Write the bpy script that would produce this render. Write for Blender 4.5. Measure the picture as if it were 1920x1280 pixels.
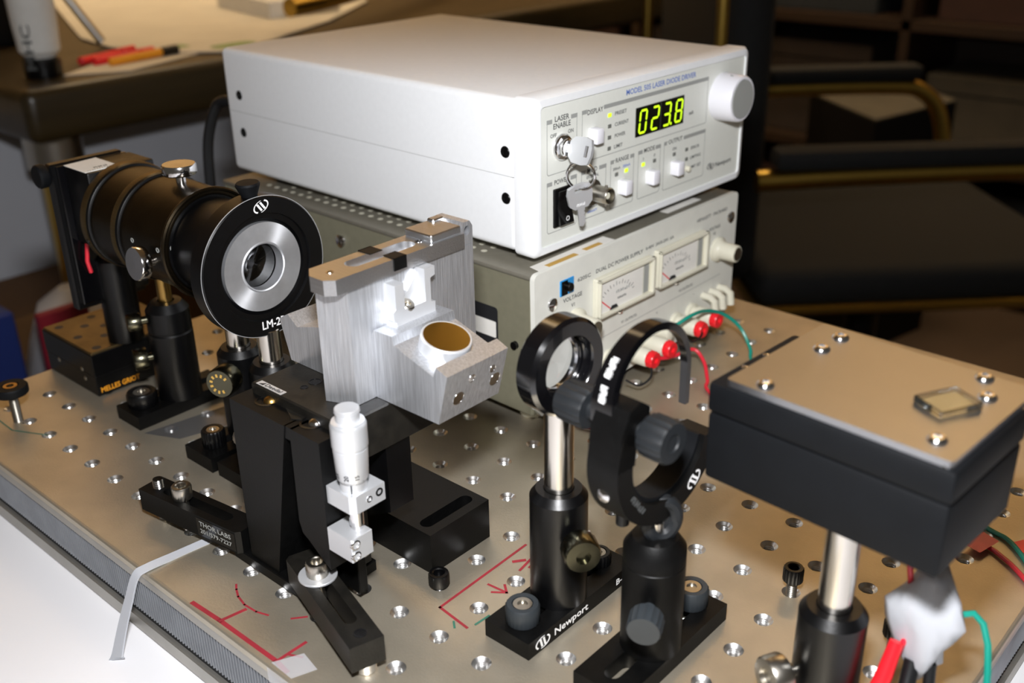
import bpy, bmesh, math, random
from mathutils import Vector, Matrix
for o in list(bpy.data.objects): bpy.data.objects.remove(o)
S = 0.001                                   # all lengths below are written in millimetres
scene = bpy.context.scene
C = scene.collection
random.seed(7)
# ---------------------------------------------------------------- camera
cd = bpy.data.cameras.new('camera'); cam = bpy.data.objects.new('camera', cd); C.objects.link(cam)
EYE = Vector((262.95, -241.32, 303.62))
CX = Vector((0.74749682, 0.66406736, -0.01621878)); CY = Vector((-0.26781771, 0.32362872, 0.90749002)); CZ = Vector((0.60788336, -0.67400222, 0.41976043))
cam.matrix_world = Matrix(((CX.x, CY.x, CZ.x, EYE.x*S), (CX.y, CY.y, CZ.y, EYE.y*S), (CX.z, CY.z, CZ.z, EYE.z*S), (0, 0, 0, 1)))
cd.sensor_fit = 'HORIZONTAL'; cd.sensor_width = 22.2; cd.lens = 22.2*1960.84/1920
cd.clip_start = 0.02; cd.clip_end = 30
cd.dof.use_dof = True; cd.dof.focus_distance = 0.50; cd.dof.aperture_fstop = 5.2
scene.camera = cam
# ---------------------------------------------------------------- light
w = bpy.data.worlds.new('room'); scene.world = w; w.use_nodes = True
bg = w.node_tree.nodes['Background']; bg.inputs[0].default_value = (1.0, 0.88, 0.72, 1); bg.inputs[1].default_value = 0.06
def area(name, loc, target, size, power, color, size_y=None):
    l = bpy.data.lights.new(name, 'AREA'); l.energy = power; l.color = color; l.size = size*S
    if size_y: l.shape = 'RECTANGLE'; l.size_y = size_y*S
    o = bpy.data.objects.new(name, l); C.objects.link(o); o.location = Vector(loc)*S
    o.rotation_euler = (Vector(target)-Vector(loc)).to_track_quat('-Z', 'Y').to_euler(); return o
FL = EYE + CY*88 - CX*6 - CZ*20
area('camera_flash', FL, FL - CZ*400 - CY*60, 44, 4.7, (0.98, 0.98, 1.0), 22)
area('ceiling_lamp_light', (-1500, 900, 1800), (-2500, 1200, 1100), 900, 38, (1.0, 0.79, 0.53), 300)
area('ceiling_lamp_light', (-500, 2000, 1800), (-900, 2780, 1100), 900, 38, (1.0, 0.79, 0.53), 300)
vs = scene.view_settings; vs.view_transform = 'Standard'; vs.look = 'None'; vs.exposure = 0.0; vs.gamma = 1.0; vs.use_curve_mapping = False
# ---------------------------------------------------------------- materials
MATS = {}
def lin(c):
    if isinstance(c, str): c = tuple(int(c[i:i+2], 16)/255 for i in (0, 2, 4))
    return tuple(v/12.92 if v <= 0.04045 else ((v+0.055)/1.055)**2.4 for v in c)
def mat(name, col, rough=0.5, metal=0.0, var=0.06, scale=60, bump=0.0, bscale=400, stretch=(1,1,1), coat=0.0, alpha=1.0, trans=0.0, emit=None, spec=0.5, aniso=0.0):
    m = bpy.data.materials.new(name); m.use_nodes = True; nt = m.node_tree; b = nt.nodes['Principled BSDF']
    c = lin(col)
    tc = nt.nodes.new('ShaderNodeTexCoord'); mp = nt.nodes.new('ShaderNodeMapping'); mp.inputs['Scale'].default_value = stretch
    nt.links.new(tc.outputs['Object'], mp.inputs['Vector'])
    n = nt.nodes.new('ShaderNodeTexNoise'); n.inputs['Scale'].default_value = scale; n.inputs['Detail'].default_value = 4
    nt.links.new(mp.outputs[0], n.inputs['Vector'])
    r = nt.nodes.new('ShaderNodeValToRGB'); r.color_ramp.elements[0].position = 0.3; r.color_ramp.elements[1].position = 0.7
    r.color_ramp.elements[0].color = (*[v*(1-var) for v in c], 1); r.color_ramp.elements[1].color = (*[min(1, v*(1+var)) for v in c], 1)
    nt.links.new(n.outputs['Fac'], r.inputs[0]); nt.links.new(r.outputs[0], b.inputs['Base Color'])
    b.inputs['Roughness'].default_value = rough; b.inputs['Metallic'].default_value = metal; b.inputs['Coat Weight'].default_value = coat
    b.inputs['Alpha'].default_value = alpha; b.inputs['Transmission Weight'].default_value = trans; b.inputs['Specular IOR Level'].default_value = spec
    if emit: b.inputs['Emission Color'].default_value = (*c, 1); b.inputs['Emission Strength'].default_value = emit
    if aniso:
        tn = nt.nodes.new('ShaderNodeTangent'); tn.direction_type = 'RADIAL'; tn.axis = 'X'; b.inputs['Anisotropic'].default_value = aniso; nt.links.new(tn.outputs[0], b.inputs['Tangent'])
    if bump:
        n2 = nt.nodes.new('ShaderNodeTexNoise'); n2.inputs['Scale'].default_value = bscale; n2.inputs['Detail'].default_value = 3
        nt.links.new(mp.outputs[0], n2.inputs['Vector'])
        bp = nt.nodes.new('ShaderNodeBump'); bp.inputs['Strength'].default_value = bump; bp.inputs['Distance'].default_value = 0.0004
        nt.links.new(n2.outputs['Fac'], bp.inputs['Height']); nt.links.new(bp.outputs[0], b.inputs['Normal'])
    MATS[name] = m; return m
mat('table_steel', 'b9b09e', 0.42, 0.74, 0.12, 30, 0.3, 900)
mat('insert_steel', 'e9e8e6', 0.32, 1.0, 0.03)
mat('edge_steel', 'a8a59e', 0.45, 0.8, 0.10, 30)
mat('core_gap_shade', '2a2c30', 0.6, 0.2, 0.1)  # dark grey stands in for the shadow between the core ribs
mat('core_grey', '94979c', 0.5, 0.6, 0.08, 80)
mat('foam_black', '17191b', 0.9, 0, 0.5, 500, 0.6, 900)
mat('black', '050506', 0.34, 0, 0.25, 200, 0.06, 900, spec=0.4)
mat('black_matte', '060606', 0.46, 0, 0.3, 300, 0.12, 1200, spec=0.22)
mat('black_gloss', '08080a', 0.16, 0, 0.2, 50, coat=0.4)
mat('knob_dark', '181b1e', 0.5, 0, 0.1, 100)
mat('black_rubber', '090b0e', 0.6, 0, 0.12, 100, 0.05, 900, spec=0.2)
mat('black_worn', '15130f', 0.5, 0.1, 0.5, 140, 0.2, 900)
mat('knob_grey', '2b3034', 0.5, 0, 0.1, 100)
mat('aluminium', 'd2d4d8', 0.44, 0.88, 0.16, 40, 0.35, 60, (30, 30, 1.5))
mat('aluminium_b', 'dcdddf', 0.33, 1.0, 0.05, 40, 0.20, 60, (1.5, 30, 30))
mat('aluminium_sat', 'd9dbde', 0.40, 0.6, 0.03, 60, 0.05, 900)
mat('aluminium_turned', 'd6d8dc', 0.42, 0.8, 0.05, 200, aniso=0.85)
mat('aluminium_lid', 'b4b6ba', 0.33, 1.0, 0.05, 20, 0.15, 700)
mat('chrome', 'e8e8ea', 0.14, 1.0, 0.02)
mat('steel', 'd8d3cb', 0.2, 1.0, 0.03)
mat('nickel', 'bdb8ae', 0.3, 1.0, 0.04)
mat('brass', 'b08d50', 0.3, 1.0, 0.05)
mat('tube_dark', '3a3226', 0.30, 0.95, 0.2, 60, 0.1, 500)
mat('bronze', '6b5a3c', 0.42, 0.9, 0.25, 60, 0.15, 500)
mat('gold_mirror', 'b3974a', 0.22, 1.0, 0.03)
mat('olive_metal', '6a6858', 0.25, 1.0, 0.08)
mat('white_paint', 'eceef0', 0.42, 0, 0.015, 300, 0.05, 1500)
mat('panel_grey', 'dfe1da', 0.45, 0, 0.012, 300)
mat('button_white', 'e9e9f0', 0.4, 0, 0.01)
mat('cream', 'd9d6c4', 0.4, 0, 0.03, 100)
mat('psu_panel', 'dcdcd4', 0.4, 0, 0.03, 100)
mat('psu_case', '86836f', 0.5, 0.25, 0.05, 200, 0.1, 1500)
mat('psu_case_top', '807c70', 0.45, 0.4, 0.05, 200, 0.1, 1500)
mat('ink_dark', '4a4c4c', 0.6, 0, 0.02); mat('ink_black', '1c1d20', 0.6, 0, 0.02); mat('ink_grey', '9b9d9a', 0.6, 0, 0.02); mat('ink_blue', '5a78c4', 0.6, 0, 0.02)
mat('ink_white', 'f0f0f0', 0.6, 0, 0.02); mat('ink_orange', 'f0a020', 0.6, 0, 0.03); mat('ink_red', '922430', 0.6, 0, 0.15, 120); mat('ink_green', '2f6a58', 0.6, 0, 0.15, 120); mat('ink_gold', 'c8a050', 0.5, 0, 0.05)
mat('led_green', 'c4f02a', 0.4, 0, 0.02, emit=0.9); mat('display_green', 'c8f41e', 0.4, 0, 0.02, emit=0.95); mat('display_black', '0a0d06', 0.25, 0, 0.1); mat('led_off', '6f716c', 0.5, 0, 0.03)
mat('paper', 'e8e6e0', 0.7, 0, 0.04, 60); mat('paper_warm', 'd6cfc0', 0.75, 0, 0.06, 12); mat('blue', '2f8fd0', 0.45, 0, 0.03); mat('red_plastic', 'e8202a', 0.3, 0, 0.05); mat('red_wire', 'd8283a', 0.35, 0, 0.04); mat('green_wire', '0f8a78', 0.35, 0, 0.04); mat('black_wire', '111214', 0.4, 0, 0.1)
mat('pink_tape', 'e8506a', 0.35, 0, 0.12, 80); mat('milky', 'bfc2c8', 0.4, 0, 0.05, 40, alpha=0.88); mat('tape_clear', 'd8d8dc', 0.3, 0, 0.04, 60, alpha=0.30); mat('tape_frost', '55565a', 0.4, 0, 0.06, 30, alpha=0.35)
mat('glass', 'f0fbfb', 0.03, 0, 0.0, trans=1.0); mat('lens', 'f8fbff', 0.02, 0, 0.0, trans=1.0)
mat('desk_white', 'f1f1f4', 0.5, 0, 0.02, 10)
mat('wood_dark', '372c18', 0.35, 0, 0.2, 6, stretch=(12, 1, 12)); mat('wood', '2a1b0d', 0.5, 0, 0.25, 5, stretch=(1, 10, 10)); mat('cardboard', '6b4a26', 0.8, 0, 0.12, 10)
mat('wall_tan', 'a48c68', 0.8, 0, 0.12, 2); mat('wall_dark', '4a3c2c', 0.85, 0, 0.2, 2); mat('ceiling_cream', 'c8b48c', 0.9, 0, 0.05, 2); mat('floor_brown', '4a3a2c', 0.6, 0, 0.2, 3)
mat('cabinet_grey', 'c9ccd4', 0.6, 0, 0.02, 8); mat('chair_fabric', '060707', 0.85, 0, 0.4, 90, 0.2, 600); mat('gold_metal', 'c0a050', 0.3, 1.0, 0.05); mat('bag_white', 'b8b8bc', 0.5, 0, 0.1, 12); mat('bag_blue', '1b2f6e', 0.5, 0, 0.1, 12); mat('bag_red', '7c1624', 0.5, 0, 0.1, 12); mat('lamp_glow', 'ffe0b0', 0.5, 0, 0.0, emit=3.0); mat('green_print', '86a060', 0.7, 0, 0.1); mat('book_a', '2c2118', 0.8, 0, 0.15, 20); mat('book_b', '1a1f24', 0.8, 0, 0.15, 20); mat('book_c', '331a10', 0.8, 0, 0.15, 20); mat('book_d', '4c463a', 0.8, 0, 0.15, 20)
# ---------------------------------------------------------------- mesh helpers
def V(*a): return Vector(a)
class MB:
    def __init__(s): s.v = []; s.f = []
    def add(s, vs, fs):
        n = len(s.v); s.v += [Vector(v) for v in vs]; s.f += [[i+n for i in f] for f in fs]; return s
    def box(s, x0, x1, y0, y1, z0, z1, ch=0.0, seg=1):
        bm = bmesh.new(); bmesh.ops.create_cube(bm, size=1)
        for v in bm.verts: v.co = Vector((x0+(v.co.x+.5)*(x1-x0), y0+(v.co.y+.5)*(y1-y0), z0+(v.co.z+.5)*(z1-z0)))
        if ch: bmesh.ops.bevel(bm, geom=list(bm.edges), offset=ch, segments=seg, affect='EDGES', profile=0.5)
        s.bm(bm); return s
    def bm(s, bm):
        bm.verts.index_update(); s.add([v.co.copy() for v in bm.verts], [[v.index for v in f.verts] for f in bm.faces]); bm.free(); return s
    def frame(s, o, ax):
        a = Vector(ax).normalized(); t = Vector((0, 0, 1)) if abs(a.z) < 0.9 else Vector((1, 0, 0))
        u = t.cross(a).normalized(); return Vector(o), a, u, a.cross(u)
    def lathe(s, o, ax, prof, seg=32, closed=False, knurl=None, cap=True, diamond=False):
        """prof: list of (radius, height along axis); knurl={index: depth} alternates the radius of that ring"""
        o, a, u, w = s.frame(o, ax); vs = []; fs = []
        for k, (r, h) in enumerate(prof):
            for i in range(seg):
                rr = r - (knurl.get(k, 0) if knurl and (i+(k if diamond else 0)) % 2 else 0)
                t = 2*math.pi*i/seg; vs.append(o + a*h + (u*math.cos(t)+w*math.sin(t))*rr)
        n = len(prof)
        for k in range(n-1 if not closed else n):
            for i in range(seg):
                j = (i+1) % seg; k2 = (k+1) % n
                fs.append([k*seg+i, k*seg+j, k2*seg+j, k2*seg+i])
        if not closed:
            if prof[0][0] > 0.02 and cap: fs.append([i for i in range(seg)][::-1])
            if prof[-1][0] > 0.02: fs.append([(n-1)*seg+i for i in range(seg)])
        return s.add(vs, fs)
    def cyl(s, o, ax, r, h, seg=24, ch=0.0):
        if ch: return s.lathe(o, ax, [(r-ch, 0), (r, ch), (r, h-ch), (r-ch, h)], seg)
        return s.lathe(o, ax, [(r, 0), (r, h)], seg)
    def ring(s, o, ax, ro, ri, h, seg=48, ch=0.0):
        p = [(ri, 0), (ro-ch, 0), (ro, ch), (ro, h-ch), (ro-ch, h), (ri, h)] if ch else [(ri, 0), (ro, 0), (ro, h), (ri, h)]
        return s.lathe(o, ax, p, seg, closed=True)
    def prism(s, poly, o, ex, ey, ez, h):
        """polygon (a,b) -> o+a*ex+b*ey, extruded along ez by h"""
        o, ex, ey, ez = map(Vector, (o, ex, ey, ez)); n = len(poly)
        a = [o+ex*p[0]+ey*p[1] for p in poly]; b = [q+ez*h for q in a]
        fs = [list(range(n))[::-1], [n+i for i in range(n)]]+[[i, (i+1) % n, n+(i+1) % n, n+i] for i in range(n)]
        if ex.cross(ey).dot(ez) < 0: fs = [f[::-1] for f in fs]
        return s.add(a+b, fs)
    def tube(s, pts, r, seg=10, closed=False):
        pts = [Vector(p) for p in pts]; n = len(pts); vs = []; fs = []; u = None
        for k, p in enumerate(pts):
            t = ((pts[(k+1) % n] if closed or k < n-1 else p)-(pts[k-1] if closed or k > 0 else p)).normalized()
            if u is None:
                u = t.cross(Vector((0, 0, 1)) if abs(t.z) < .9 else Vector((1, 0, 0))).normalized()
            u = (u-t*u.dot(t)).normalized(); w_ = t.cross(u)
            rr = r[k] if isinstance(r, (list, tuple)) else r
            vs += [p+(u*math.cos(2*math.pi*i/seg)+w_*math.sin(2*math.pi*i/seg))*rr for i in range(seg)]
        for k in range(n if closed else n-1):
            k2 = (k+1) % n
            for i in range(seg):
                j = (i+1) % seg; fs.append([k*seg+i, k*seg+j, k2*seg+j, k2*seg+i])
        if not closed: fs += [list(range(seg))[::-1], [(n-1)*seg+i for i in range(seg)]]
        return s.add(vs, fs)
    def strip(s, pts, wd, th):
        """ribbon along pts, width vector wd, thickness vector th"""
        pts = [Vector(p) for p in pts]; wd = Vector(wd); th = Vector(th); vs = []; fs = []
        for p in pts: vs += [p-wd, p+wd, p+wd+th, p-wd+th]
        for k in range(len(pts)-1):
            for i in range(4):
                j = (i+1) % 4; fs.append([k*4+i, k*4+j, k*4+4+j, k*4+4+i])
        fs += [[3, 2, 1, 0], [len(vs)-4, len(vs)-3, len(vs)-2, len(vs)-1]]
        return s.add(vs, fs)
    def move(s, d=(0, 0, 0), rot=None):
        for v in s.v:
            if rot: v.rotate(rot)
            v += Vector(d)
        return s
    def mesh(s, name, m, smooth=35):
        me = bpy.data.meshes.new(name); me.from_pydata([v*S for v in s.v], [], s.f); me.validate()
        bm = bmesh.new(); bm.from_mesh(me); bmesh.ops.recalc_face_normals(bm, faces=bm.faces); bm.to_mesh(me); bm.free()
        me.materials.append(MATS[m])
        if smooth: me.shade_smooth(); me.set_sharp_from_angle(angle=math.radians(smooth))
        me.update(); return me
def thing(name, label, cat, loc=(0, 0, 0), rotz=0, group=None):
    o = bpy.data.objects.new(name, None); C.objects.link(o); o.empty_display_size = 0.01
    o.location = Vector(loc)*S; o.rotation_euler = (0, 0, math.radians(rotz)); o['label'] = label; o['category'] = cat
    if group: o['group'] = group
    return o
def part(name, mb, m, parent=None, label=None, world=False, kind=None, smooth=35):
    if world and parent:
        r = parent
        while r.parent: r = r.parent
        d = r.location/S
        for v in mb.v: v -= d
    o = bpy.data.objects.new(name, mb.mesh(name, m, smooth)); C.objects.link(o)
    if parent: o.parent = parent
    if label: o['label'] = label
    if kind: o['kind'] = kind
    return o
def solo(name, mb, m, label, cat, loc=None, group=None, kind=None):
    if loc is None:
        xs = [v.x for v in mb.v]; ys = [v.y for v in mb.v]; loc = ((min(xs)+max(xs))/2, (min(ys)+max(ys))/2, min(v.z for v in mb.v))
    for v in mb.v: v -= Vector(loc)
    o = part(name, mb, m); o.location = Vector(loc)*S; o['label'] = label; o['category'] = cat
    if group: o['group'] = group
    if kind: o['kind'] = kind
    return o
def struct(name, mb, m, parent=None):
    o = part(name, mb, m, parent)
    if not parent: o['kind'] = 'structure'
    return o
def copy_tree(o, parent=None):
    c = o.copy(); C.objects.link(c); c.parent = parent
    for ch in list(o.children): copy_tree(ch, c)
    return c
def text(body, parent, o, ex, ey, h, m, width=None, align='CENTER', lift=0.12, name='lettering', world=False):
    """flat lettering of cap height h; o = anchor (centre or left end of the baseline)"""
    cu = bpy.data.curves.new('t', 'FONT'); cu.body = body; cu.size = 1; cu.align_x = align; cu.resolution_u = 2; cu.extrude = 0.001; cu.offset = 0.014
    ob = bpy.data.objects.new('t', cu); C.objects.link(ob); bpy.context.view_layer.update()
    me = bpy.data.meshes.new_from_object(ob.evaluated_get(bpy.context.evaluated_depsgraph_get()))
    bpy.data.objects.remove(ob); bpy.data.curves.remove(cu)
    k = h/0.70; xs = [v.co.x for v in me.vertices] or [0, 1]
    kx = width/(max(xs)-min(xs)) if width else k
    ex = Vector(ex).normalized(); ey = Vector(ey).normalized(); n = ex.cross(ey)
    if world:
        r = parent
        while r.parent: r = r.parent
        o = Vector(o)-r.location/S
    for v in me.vertices: v.co = (Vector(o)+ex*(v.co.x*kx)+ey*(v.co.y*k)+n*(lift+v.co.z*10))*S
    me.materials.clear(); me.materials.append(MATS[m]); me.name = name
    ob = bpy.data.objects.new(name, me); C.objects.link(ob); ob.parent = parent; return ob
def frameline(mb, o, ex, ey, pts, w_, lift=0.08, closed=False):
    """thin printed line through 2-D points"""
    o, ex, ey = map(Vector, (o, ex, ey)); n = ex.cross(ey)
    q = list(pts)+([pts[0]] if closed else [])
    for a, b in zip(q[:-1], q[1:]):
        a = Vector((a[0], a[1])); b = Vector((b[0], b[1])); d = (b-a).normalized(); t = Vector((-d.y, d.x))*w_/2; a = a-d*w_/2; b = b+d*w_/2
        mb.prism([a+t*-1, b-t, b+t, a+t], o, ex, ey, n, lift)
    return mb
def rounded(x0, x1, y0, y1, r, n=4):
    pts = []
    for cx, cy, a0 in ((x1-r, y1-r, 0), (x0+r, y1-r, 90), (x0+r, y0+r, 180), (x1-r, y0+r, 270)):
        for i in range(n+1):
            a = math.radians(a0+90*i/n); pts.append((cx+r*math.cos(a), cy+r*math.sin(a)))
    return pts
def swoosh(parent, o, ex, ey, wd, m, world=False):
    """round emblem: two opposed crescents around a slanted N stroke"""
    if world:
        r = parent
        while r.parent: r = r.parent
        o = Vector(o)-r.location/S
    mb = MB(); ex = Vector(ex).normalized(); ey = Vector(ey).normalized(); n = ex.cross(ey); R_ = wd/2
    for s in (0, math.pi):
        out = []; inn = []
        for i in range(13):
            a = s+math.radians(75+(150*i/12)); k = math.sin(math.pi*i/12)
            th = 0.05+0.15*(i/12)
            out.append((R_*math.cos(a), R_*0.62*math.sin(a))); inn.append((R_*(1-th)*math.cos(a), R_*0.62*(1-th*1.2)*math.sin(a)))
        for i in range(12): mb.prism([out[i], out[i+1], inn[i+1], inn[i]], o, ex, ey, n, 0.12)
    for dx in (-0.12, 0.10):
        mb.prism([((dx-.11)*wd, .22*wd), ((dx+.01)*wd, .22*wd), ((dx+.13)*wd, -.22*wd), ((dx+.01)*wd, -.22*wd)], o, ex, ey, n, 0.12)
    return part('emblem', mb, m, parent)
def hexpts(r): return [(r*math.cos(math.pi*i/3), r*math.sin(math.pi*i/3)) for i in range(6)]
def capscrew(mb, o, ax, r=5, h=6, seg=40, sock=2.6, knurl=0.35):
    """socket head: knurled rim, recessed hexagon"""
    mb.lathe(o, ax, [(r-.3, 0), (r, .3), (r, h-.8), (r-.5, h-.1), (r*.62, h), (sock, h-.4), (sock*.95, h-h*.55), (0.01, h-h*.55)], seg, knurl={1: knurl, 2: knurl})
    return mb
def thread(mb, o, ax, r, h, pitch=1.2, seg=16):
    n = max(2, int(h/pitch*2)); p = [(r-(.35 if i % 2 else 0), h*i/n) for i in range(n+1)]
    return mb.lathe(o, ax, p, seg)
def sm(pts, n=6):
    P = [Vector(p) for p in pts]; out = []
    for i in range(len(P)-1):
        a, b, c_, d = P[max(i-1, 0)], P[i], P[i+1], P[min(i+2, len(P)-1)]
        for k in range(n):
            u = k/n; out.append(0.5*((2*b)+(c_-a)*u+(2*a-5*b+4*c_-d)*u*u+(3*b-a-3*c_+d)*u**3))
    return out+[P[-1]]
def strokes(parent, o, ex, ey, n, h, wd, m, world=False, lift=0.1):
    """lettering too blurred to read: a row of short upright strokes"""
    if world:
        r = parent
        while r.parent: r = r.parent
        o = Vector(o)-r.location/S
    ex = Vector(ex).normalized(); ey = Vector(ey).normalized(); nn = ex.cross(ey); mb = MB(); st = wd/n
    for i in range(n):
        x = -wd/2+st*i; a = h*(0.0 if i % 3 else 0.12); b = h*(1.0 if i % 4 else .8)
        mb.prism([(x, a), (x+st*.42, a), (x+st*.55, b), (x+st*.13, b)], o, ex, ey, nn, lift)
        if i % 2 == 0 and i < n-1: q = h*(.75, .4, .1)[(i//2) % 3]; mb.prism([(x+st*.3, q), (x+st*1.2, q), (x+st*1.2, q+h*.2), (x+st*.3, q+h*.2)], o, ex, ey, nn, lift)
    return part('lettering', mb, m, parent)
# ================================================================ the room
struct('floor', MB().box(-2600, 1600, -1700, 2800, -784, -764), 'floor_brown')
struct('ceiling', MB().box(-2600, 1600, -1700, 2800, 1900, 1930), 'ceiling_cream')
struct('wall_back', MB().box(-2630, -2600, -1700, 2800, -764, 1900), 'wall_tan')
struct('wall_right', MB().box(-2600, 1600, 2800, 2830, -764, 1900), 'wall_tan')
for x, y, lb in ((-1500, 900, 'cream ceiling lamp fixture over the wooden bench'), (-500, 2000, 'cream ceiling lamp fixture over the black chair')):
    t = thing('ceiling_lamp', lb, 'lamp', (x, y, 1830), group='ceiling lamps')
    part('housing', MB().box(-470, 470, -170, 170, 12, 70, 4), 'cabinet_grey', t)
    part('diffuser', MB().box(-450, 450, -150, 150, 4, 12), 'lamp_glow', t)
# ================================================================ white desk under the breadboard
t = thing('white_desk', 'white laminate desk carrying the optical breadboard', 'desk', (60, 0, -764))
part('desk_top', MB().box(-392, 560, -520, 404, -74, -44.2, 2), 'desk_white', t, world=True)
for sx in (-360, 530):
    for sy in (-490, 370): part('leg', MB().box(sx-25, sx+25, sy-25, sy+25, -764, -74), 'cabinet_grey', t, world=True)
# ================================================================ optical breadboard
X0, X1, Y0, Y1 = -385, 184, -59, 412
bb = thing('optical_breadboard', 'large steel optical breadboard with a grid of threaded holes', 'optical table', (-100, 176, -44))
def psu_cover(i, j): return -14 <= i <= -5 and 7 <= j <= 14
mb = MB(); HR = 4.3
def cell(i, j, hole):
    cx, cy = i*25, j*25; vs = []; N = 16
    sq = []
    for k in range(N):
        a = 2*math.pi*k/N+math.pi/4; dx, dy = math.cos(a), math.sin(a); q = 12.5/max(abs(dx), abs(dy)); sq.append((cx+dx*q, cy+dy*q, 0))
    if not hole: mb.add(sq, [list(range(N))]); return
    ci = [(cx+HR*math.cos(2*math.pi*k/N+math.pi/4), cy+HR*math.sin(2*math.pi*k/N+math.pi/4), 0) for k in range(N)]
    lo = [(p[0], p[1], -4) for p in ci]
    fs = [[k, (k+1) % N, N+(k+1) % N, N+k] for k in range(N)]+[[N+k, N+(k+1) % N, 2*N+(k+1) % N, 2*N+k] for k in range(N)]
    mb.add(sq+ci+lo, fs)
holes = []
for i in range(-14, 7):
    for j in range(-1, 16):
        h = not psu_cover(i, j); cell(i, j, h)
        if h: holes.append((i, j))
gx0, gx1, gy0, gy1 = -362.5, 162.5, -37.5, 387.5; e = 1.6
def quad(x0, x1, y0, y1): mb.add([(x0, y0, 0), (x1, y0, 0), (x1, y1, 0), (x0, y1, 0)], [[0, 1, 2, 3]])
quad(X0+e, gx0, Y0+e, Y1-e); quad(gx1, X1-e, Y0+e, Y1-e); quad(gx0, gx1, Y0+e, gy0); quad(gx0, gx1, gy1, Y1-e)
loop = [(e, 0), (e*.4, -.25), (0, -.9), (0, -4)]
for (a, za), (b, zb) in zip(loop[:-1], loop[1:]):
    A = [(X0+a, Y0+a), (X1-a, Y0+a), (X1-a, Y1-a), (X0+a, Y1-a)]; B = [(X0+b, Y0+b), (X1-b, Y0+b), (X1-b, Y1-b), (X0+b, Y1-b)]
    for k in range(4):
        m_ = (k+1) % 4; mb.add([(*A[k], za), (*A[m_], za), (*B[m_], zb), (*B[k], zb)], [[0, 3, 2, 1]])
d0 = Vector((-100, 176, -44))
for v in mb.v: v -= d0
# keep the sheet's own winding (no recalculation across open holes)
top = part('top_plate', mb, 'table_steel', bb)
im = MB()
im.lathe((0, 0, 0), (0, 0, 1), [(4.35, -0.02), (4.0, -0.25), (3.0, -1.5), (2.6, -1.7), (3.0, -2.2), (2.6, -2.8), (3.0, -3.4), (2.6, -4.0), (3.0, -4.6), (2.6, -5.2), (2.6, -9), (0.01, -9)], 20, cap=False)
ime = im.mesh('threaded_insert', 'insert_steel', 40)
for i, j in holes:
    o = bpy.data.objects.new('threaded_insert', ime); C.objects.link(o); o.parent = bb; o.location = (Vector((i*25, j*25, 0))-d0)*S
part('upper_skin', MB().box(X0+1, X1-1, Y0+1, Y1-1, -9, -8), 'edge_steel', bb, world=True)
part('upper_rim', MB().box(X0+.8, X1-.8, Y0+.8, Y0+3, -10, -4).box(X1-3, X1-.8, Y0+.8, Y1-.8, -10, -4).box(X0+.8, X0+3, Y0+.8, Y1-.8, -10, -4).box(X0+.8, X1-.8, Y1-3, Y1-.8, -10, -4), 'edge_steel', bb, world=True)
mb = MB(); pitch = 2.3
n = int((X1-X0-4)/pitch)
for k in range(n):
    x = X0+2+k*pitch
    mb.add([(x, Y0+4, -10), (x+.35, Y0+1.4, -10), (x+.95, Y0+1.4, -10), (x+1.25, Y0+4, -10), (x, Y0+4, -31), (x+.35, Y0+1.4, -31), (x+.95, Y0+1.4, -31), (x+1.25, Y0+4, -31)], [[0, 4, 5, 1], [1, 5, 6, 2], [2, 6, 7, 3]])
n = int((Y1-Y0-4)/pitch)
for k in range(n):
    y = Y0+2+k*pitch
    for xx, s in ((X1, -1), (X0, 1)):
        mb.add([(xx+3*s, y, -10), (xx+1.6*s, y+pitch*.55, -10), (xx+3*s, y+pitch, -10), (xx+3*s, y, -31), (xx+1.6*s, y+pitch*.55, -31), (xx+3*s, y+pitch, -31)], [[0, 3, 4, 1], [1, 4, 5, 2]])
part('corrugated_core', mb, 'core_grey', bb, world=True, kind='stuff', smooth=0)
part('shaded_core_filling', MB().box(X0+3.9, X1-3.9, Y0+3.9, Y1-3.9, -31, -9.5), 'core_gap_shade', bb, world=True)  # block coloured dark so the gaps between ribs look shaded
part('damping_strip', MB().box(X0+2.4, X1-2.4, Y0+2.4, Y1-2.4, -34.5, -31), 'foam_black', bb, world=True)
part('bottom_plate', MB().box(X0, X1, Y0, Y1, -44, -34.5, 0.8), 'edge_steel', bb, world=True)
# marker lines drawn on the steel
MZ = [0.03]
def marker(pts, wd, m):
    MZ[0] += 0.006; mb = MB(); frameline(mb, (0, 0, MZ[0]), (1, 0, 0), (0, 1, 0), pts, wd, 0.05); part('marker_line', mb, m, bb, world=True)
marker([(-101, -56.5), (-81, -55.5), (-41, -55), (-33, -56)], 2.2, 'ink_red'); marker([(-81, -55.5), (-79, -44)], 1.8, 'ink_red'); marker([(-41, -55), (-41, -40)], 1.6, 'ink_red'); marker([(-40, -49), (-35, -46.5)], 1.1, 'ink_red')
marker([(-97, -36), (-94, -38), (-89, -40.5), (-82, -42), (-74, -41.5), (-68, -39.5)], 1.0, 'ink_red'); marker([(-58, -34), (-54, -29)], 1.1, 'ink_red')
marker([(-15, 74), (-13.5, 14), (5, 12)], 1.3, 'ink_red'); marker([(-8, 40), (2, 41)], 1.2, 'ink_red'); marker([(-2, 44.5), (2.3, 41), (-3, 37)], 1.2, 'ink_red')
marker([(-10.5, 60.5), (-7.5, 64.5)], 1.8, 'ink_red'); marker([(-4, 57.5), (-6, 69)], 1.3, 'ink_red'); marker([(-2, 62), (-3, 68)], 1.3, 'ink_red'); marker([(-120, 2), (-108, 3)], 1.4, 'ink_red'); marker([(-138, 6), (-128, 4)], 1.4, 'ink_red')
marker([(-2, 11), (1, 8.5)], 1.0, 'ink_green'); marker([(7, 24), (6.5, 16)], 1.0, 'ink_green'); marker([(-360, -36), (-322, -37), (-300, -26)], 0.8, 'ink_green')
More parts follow.
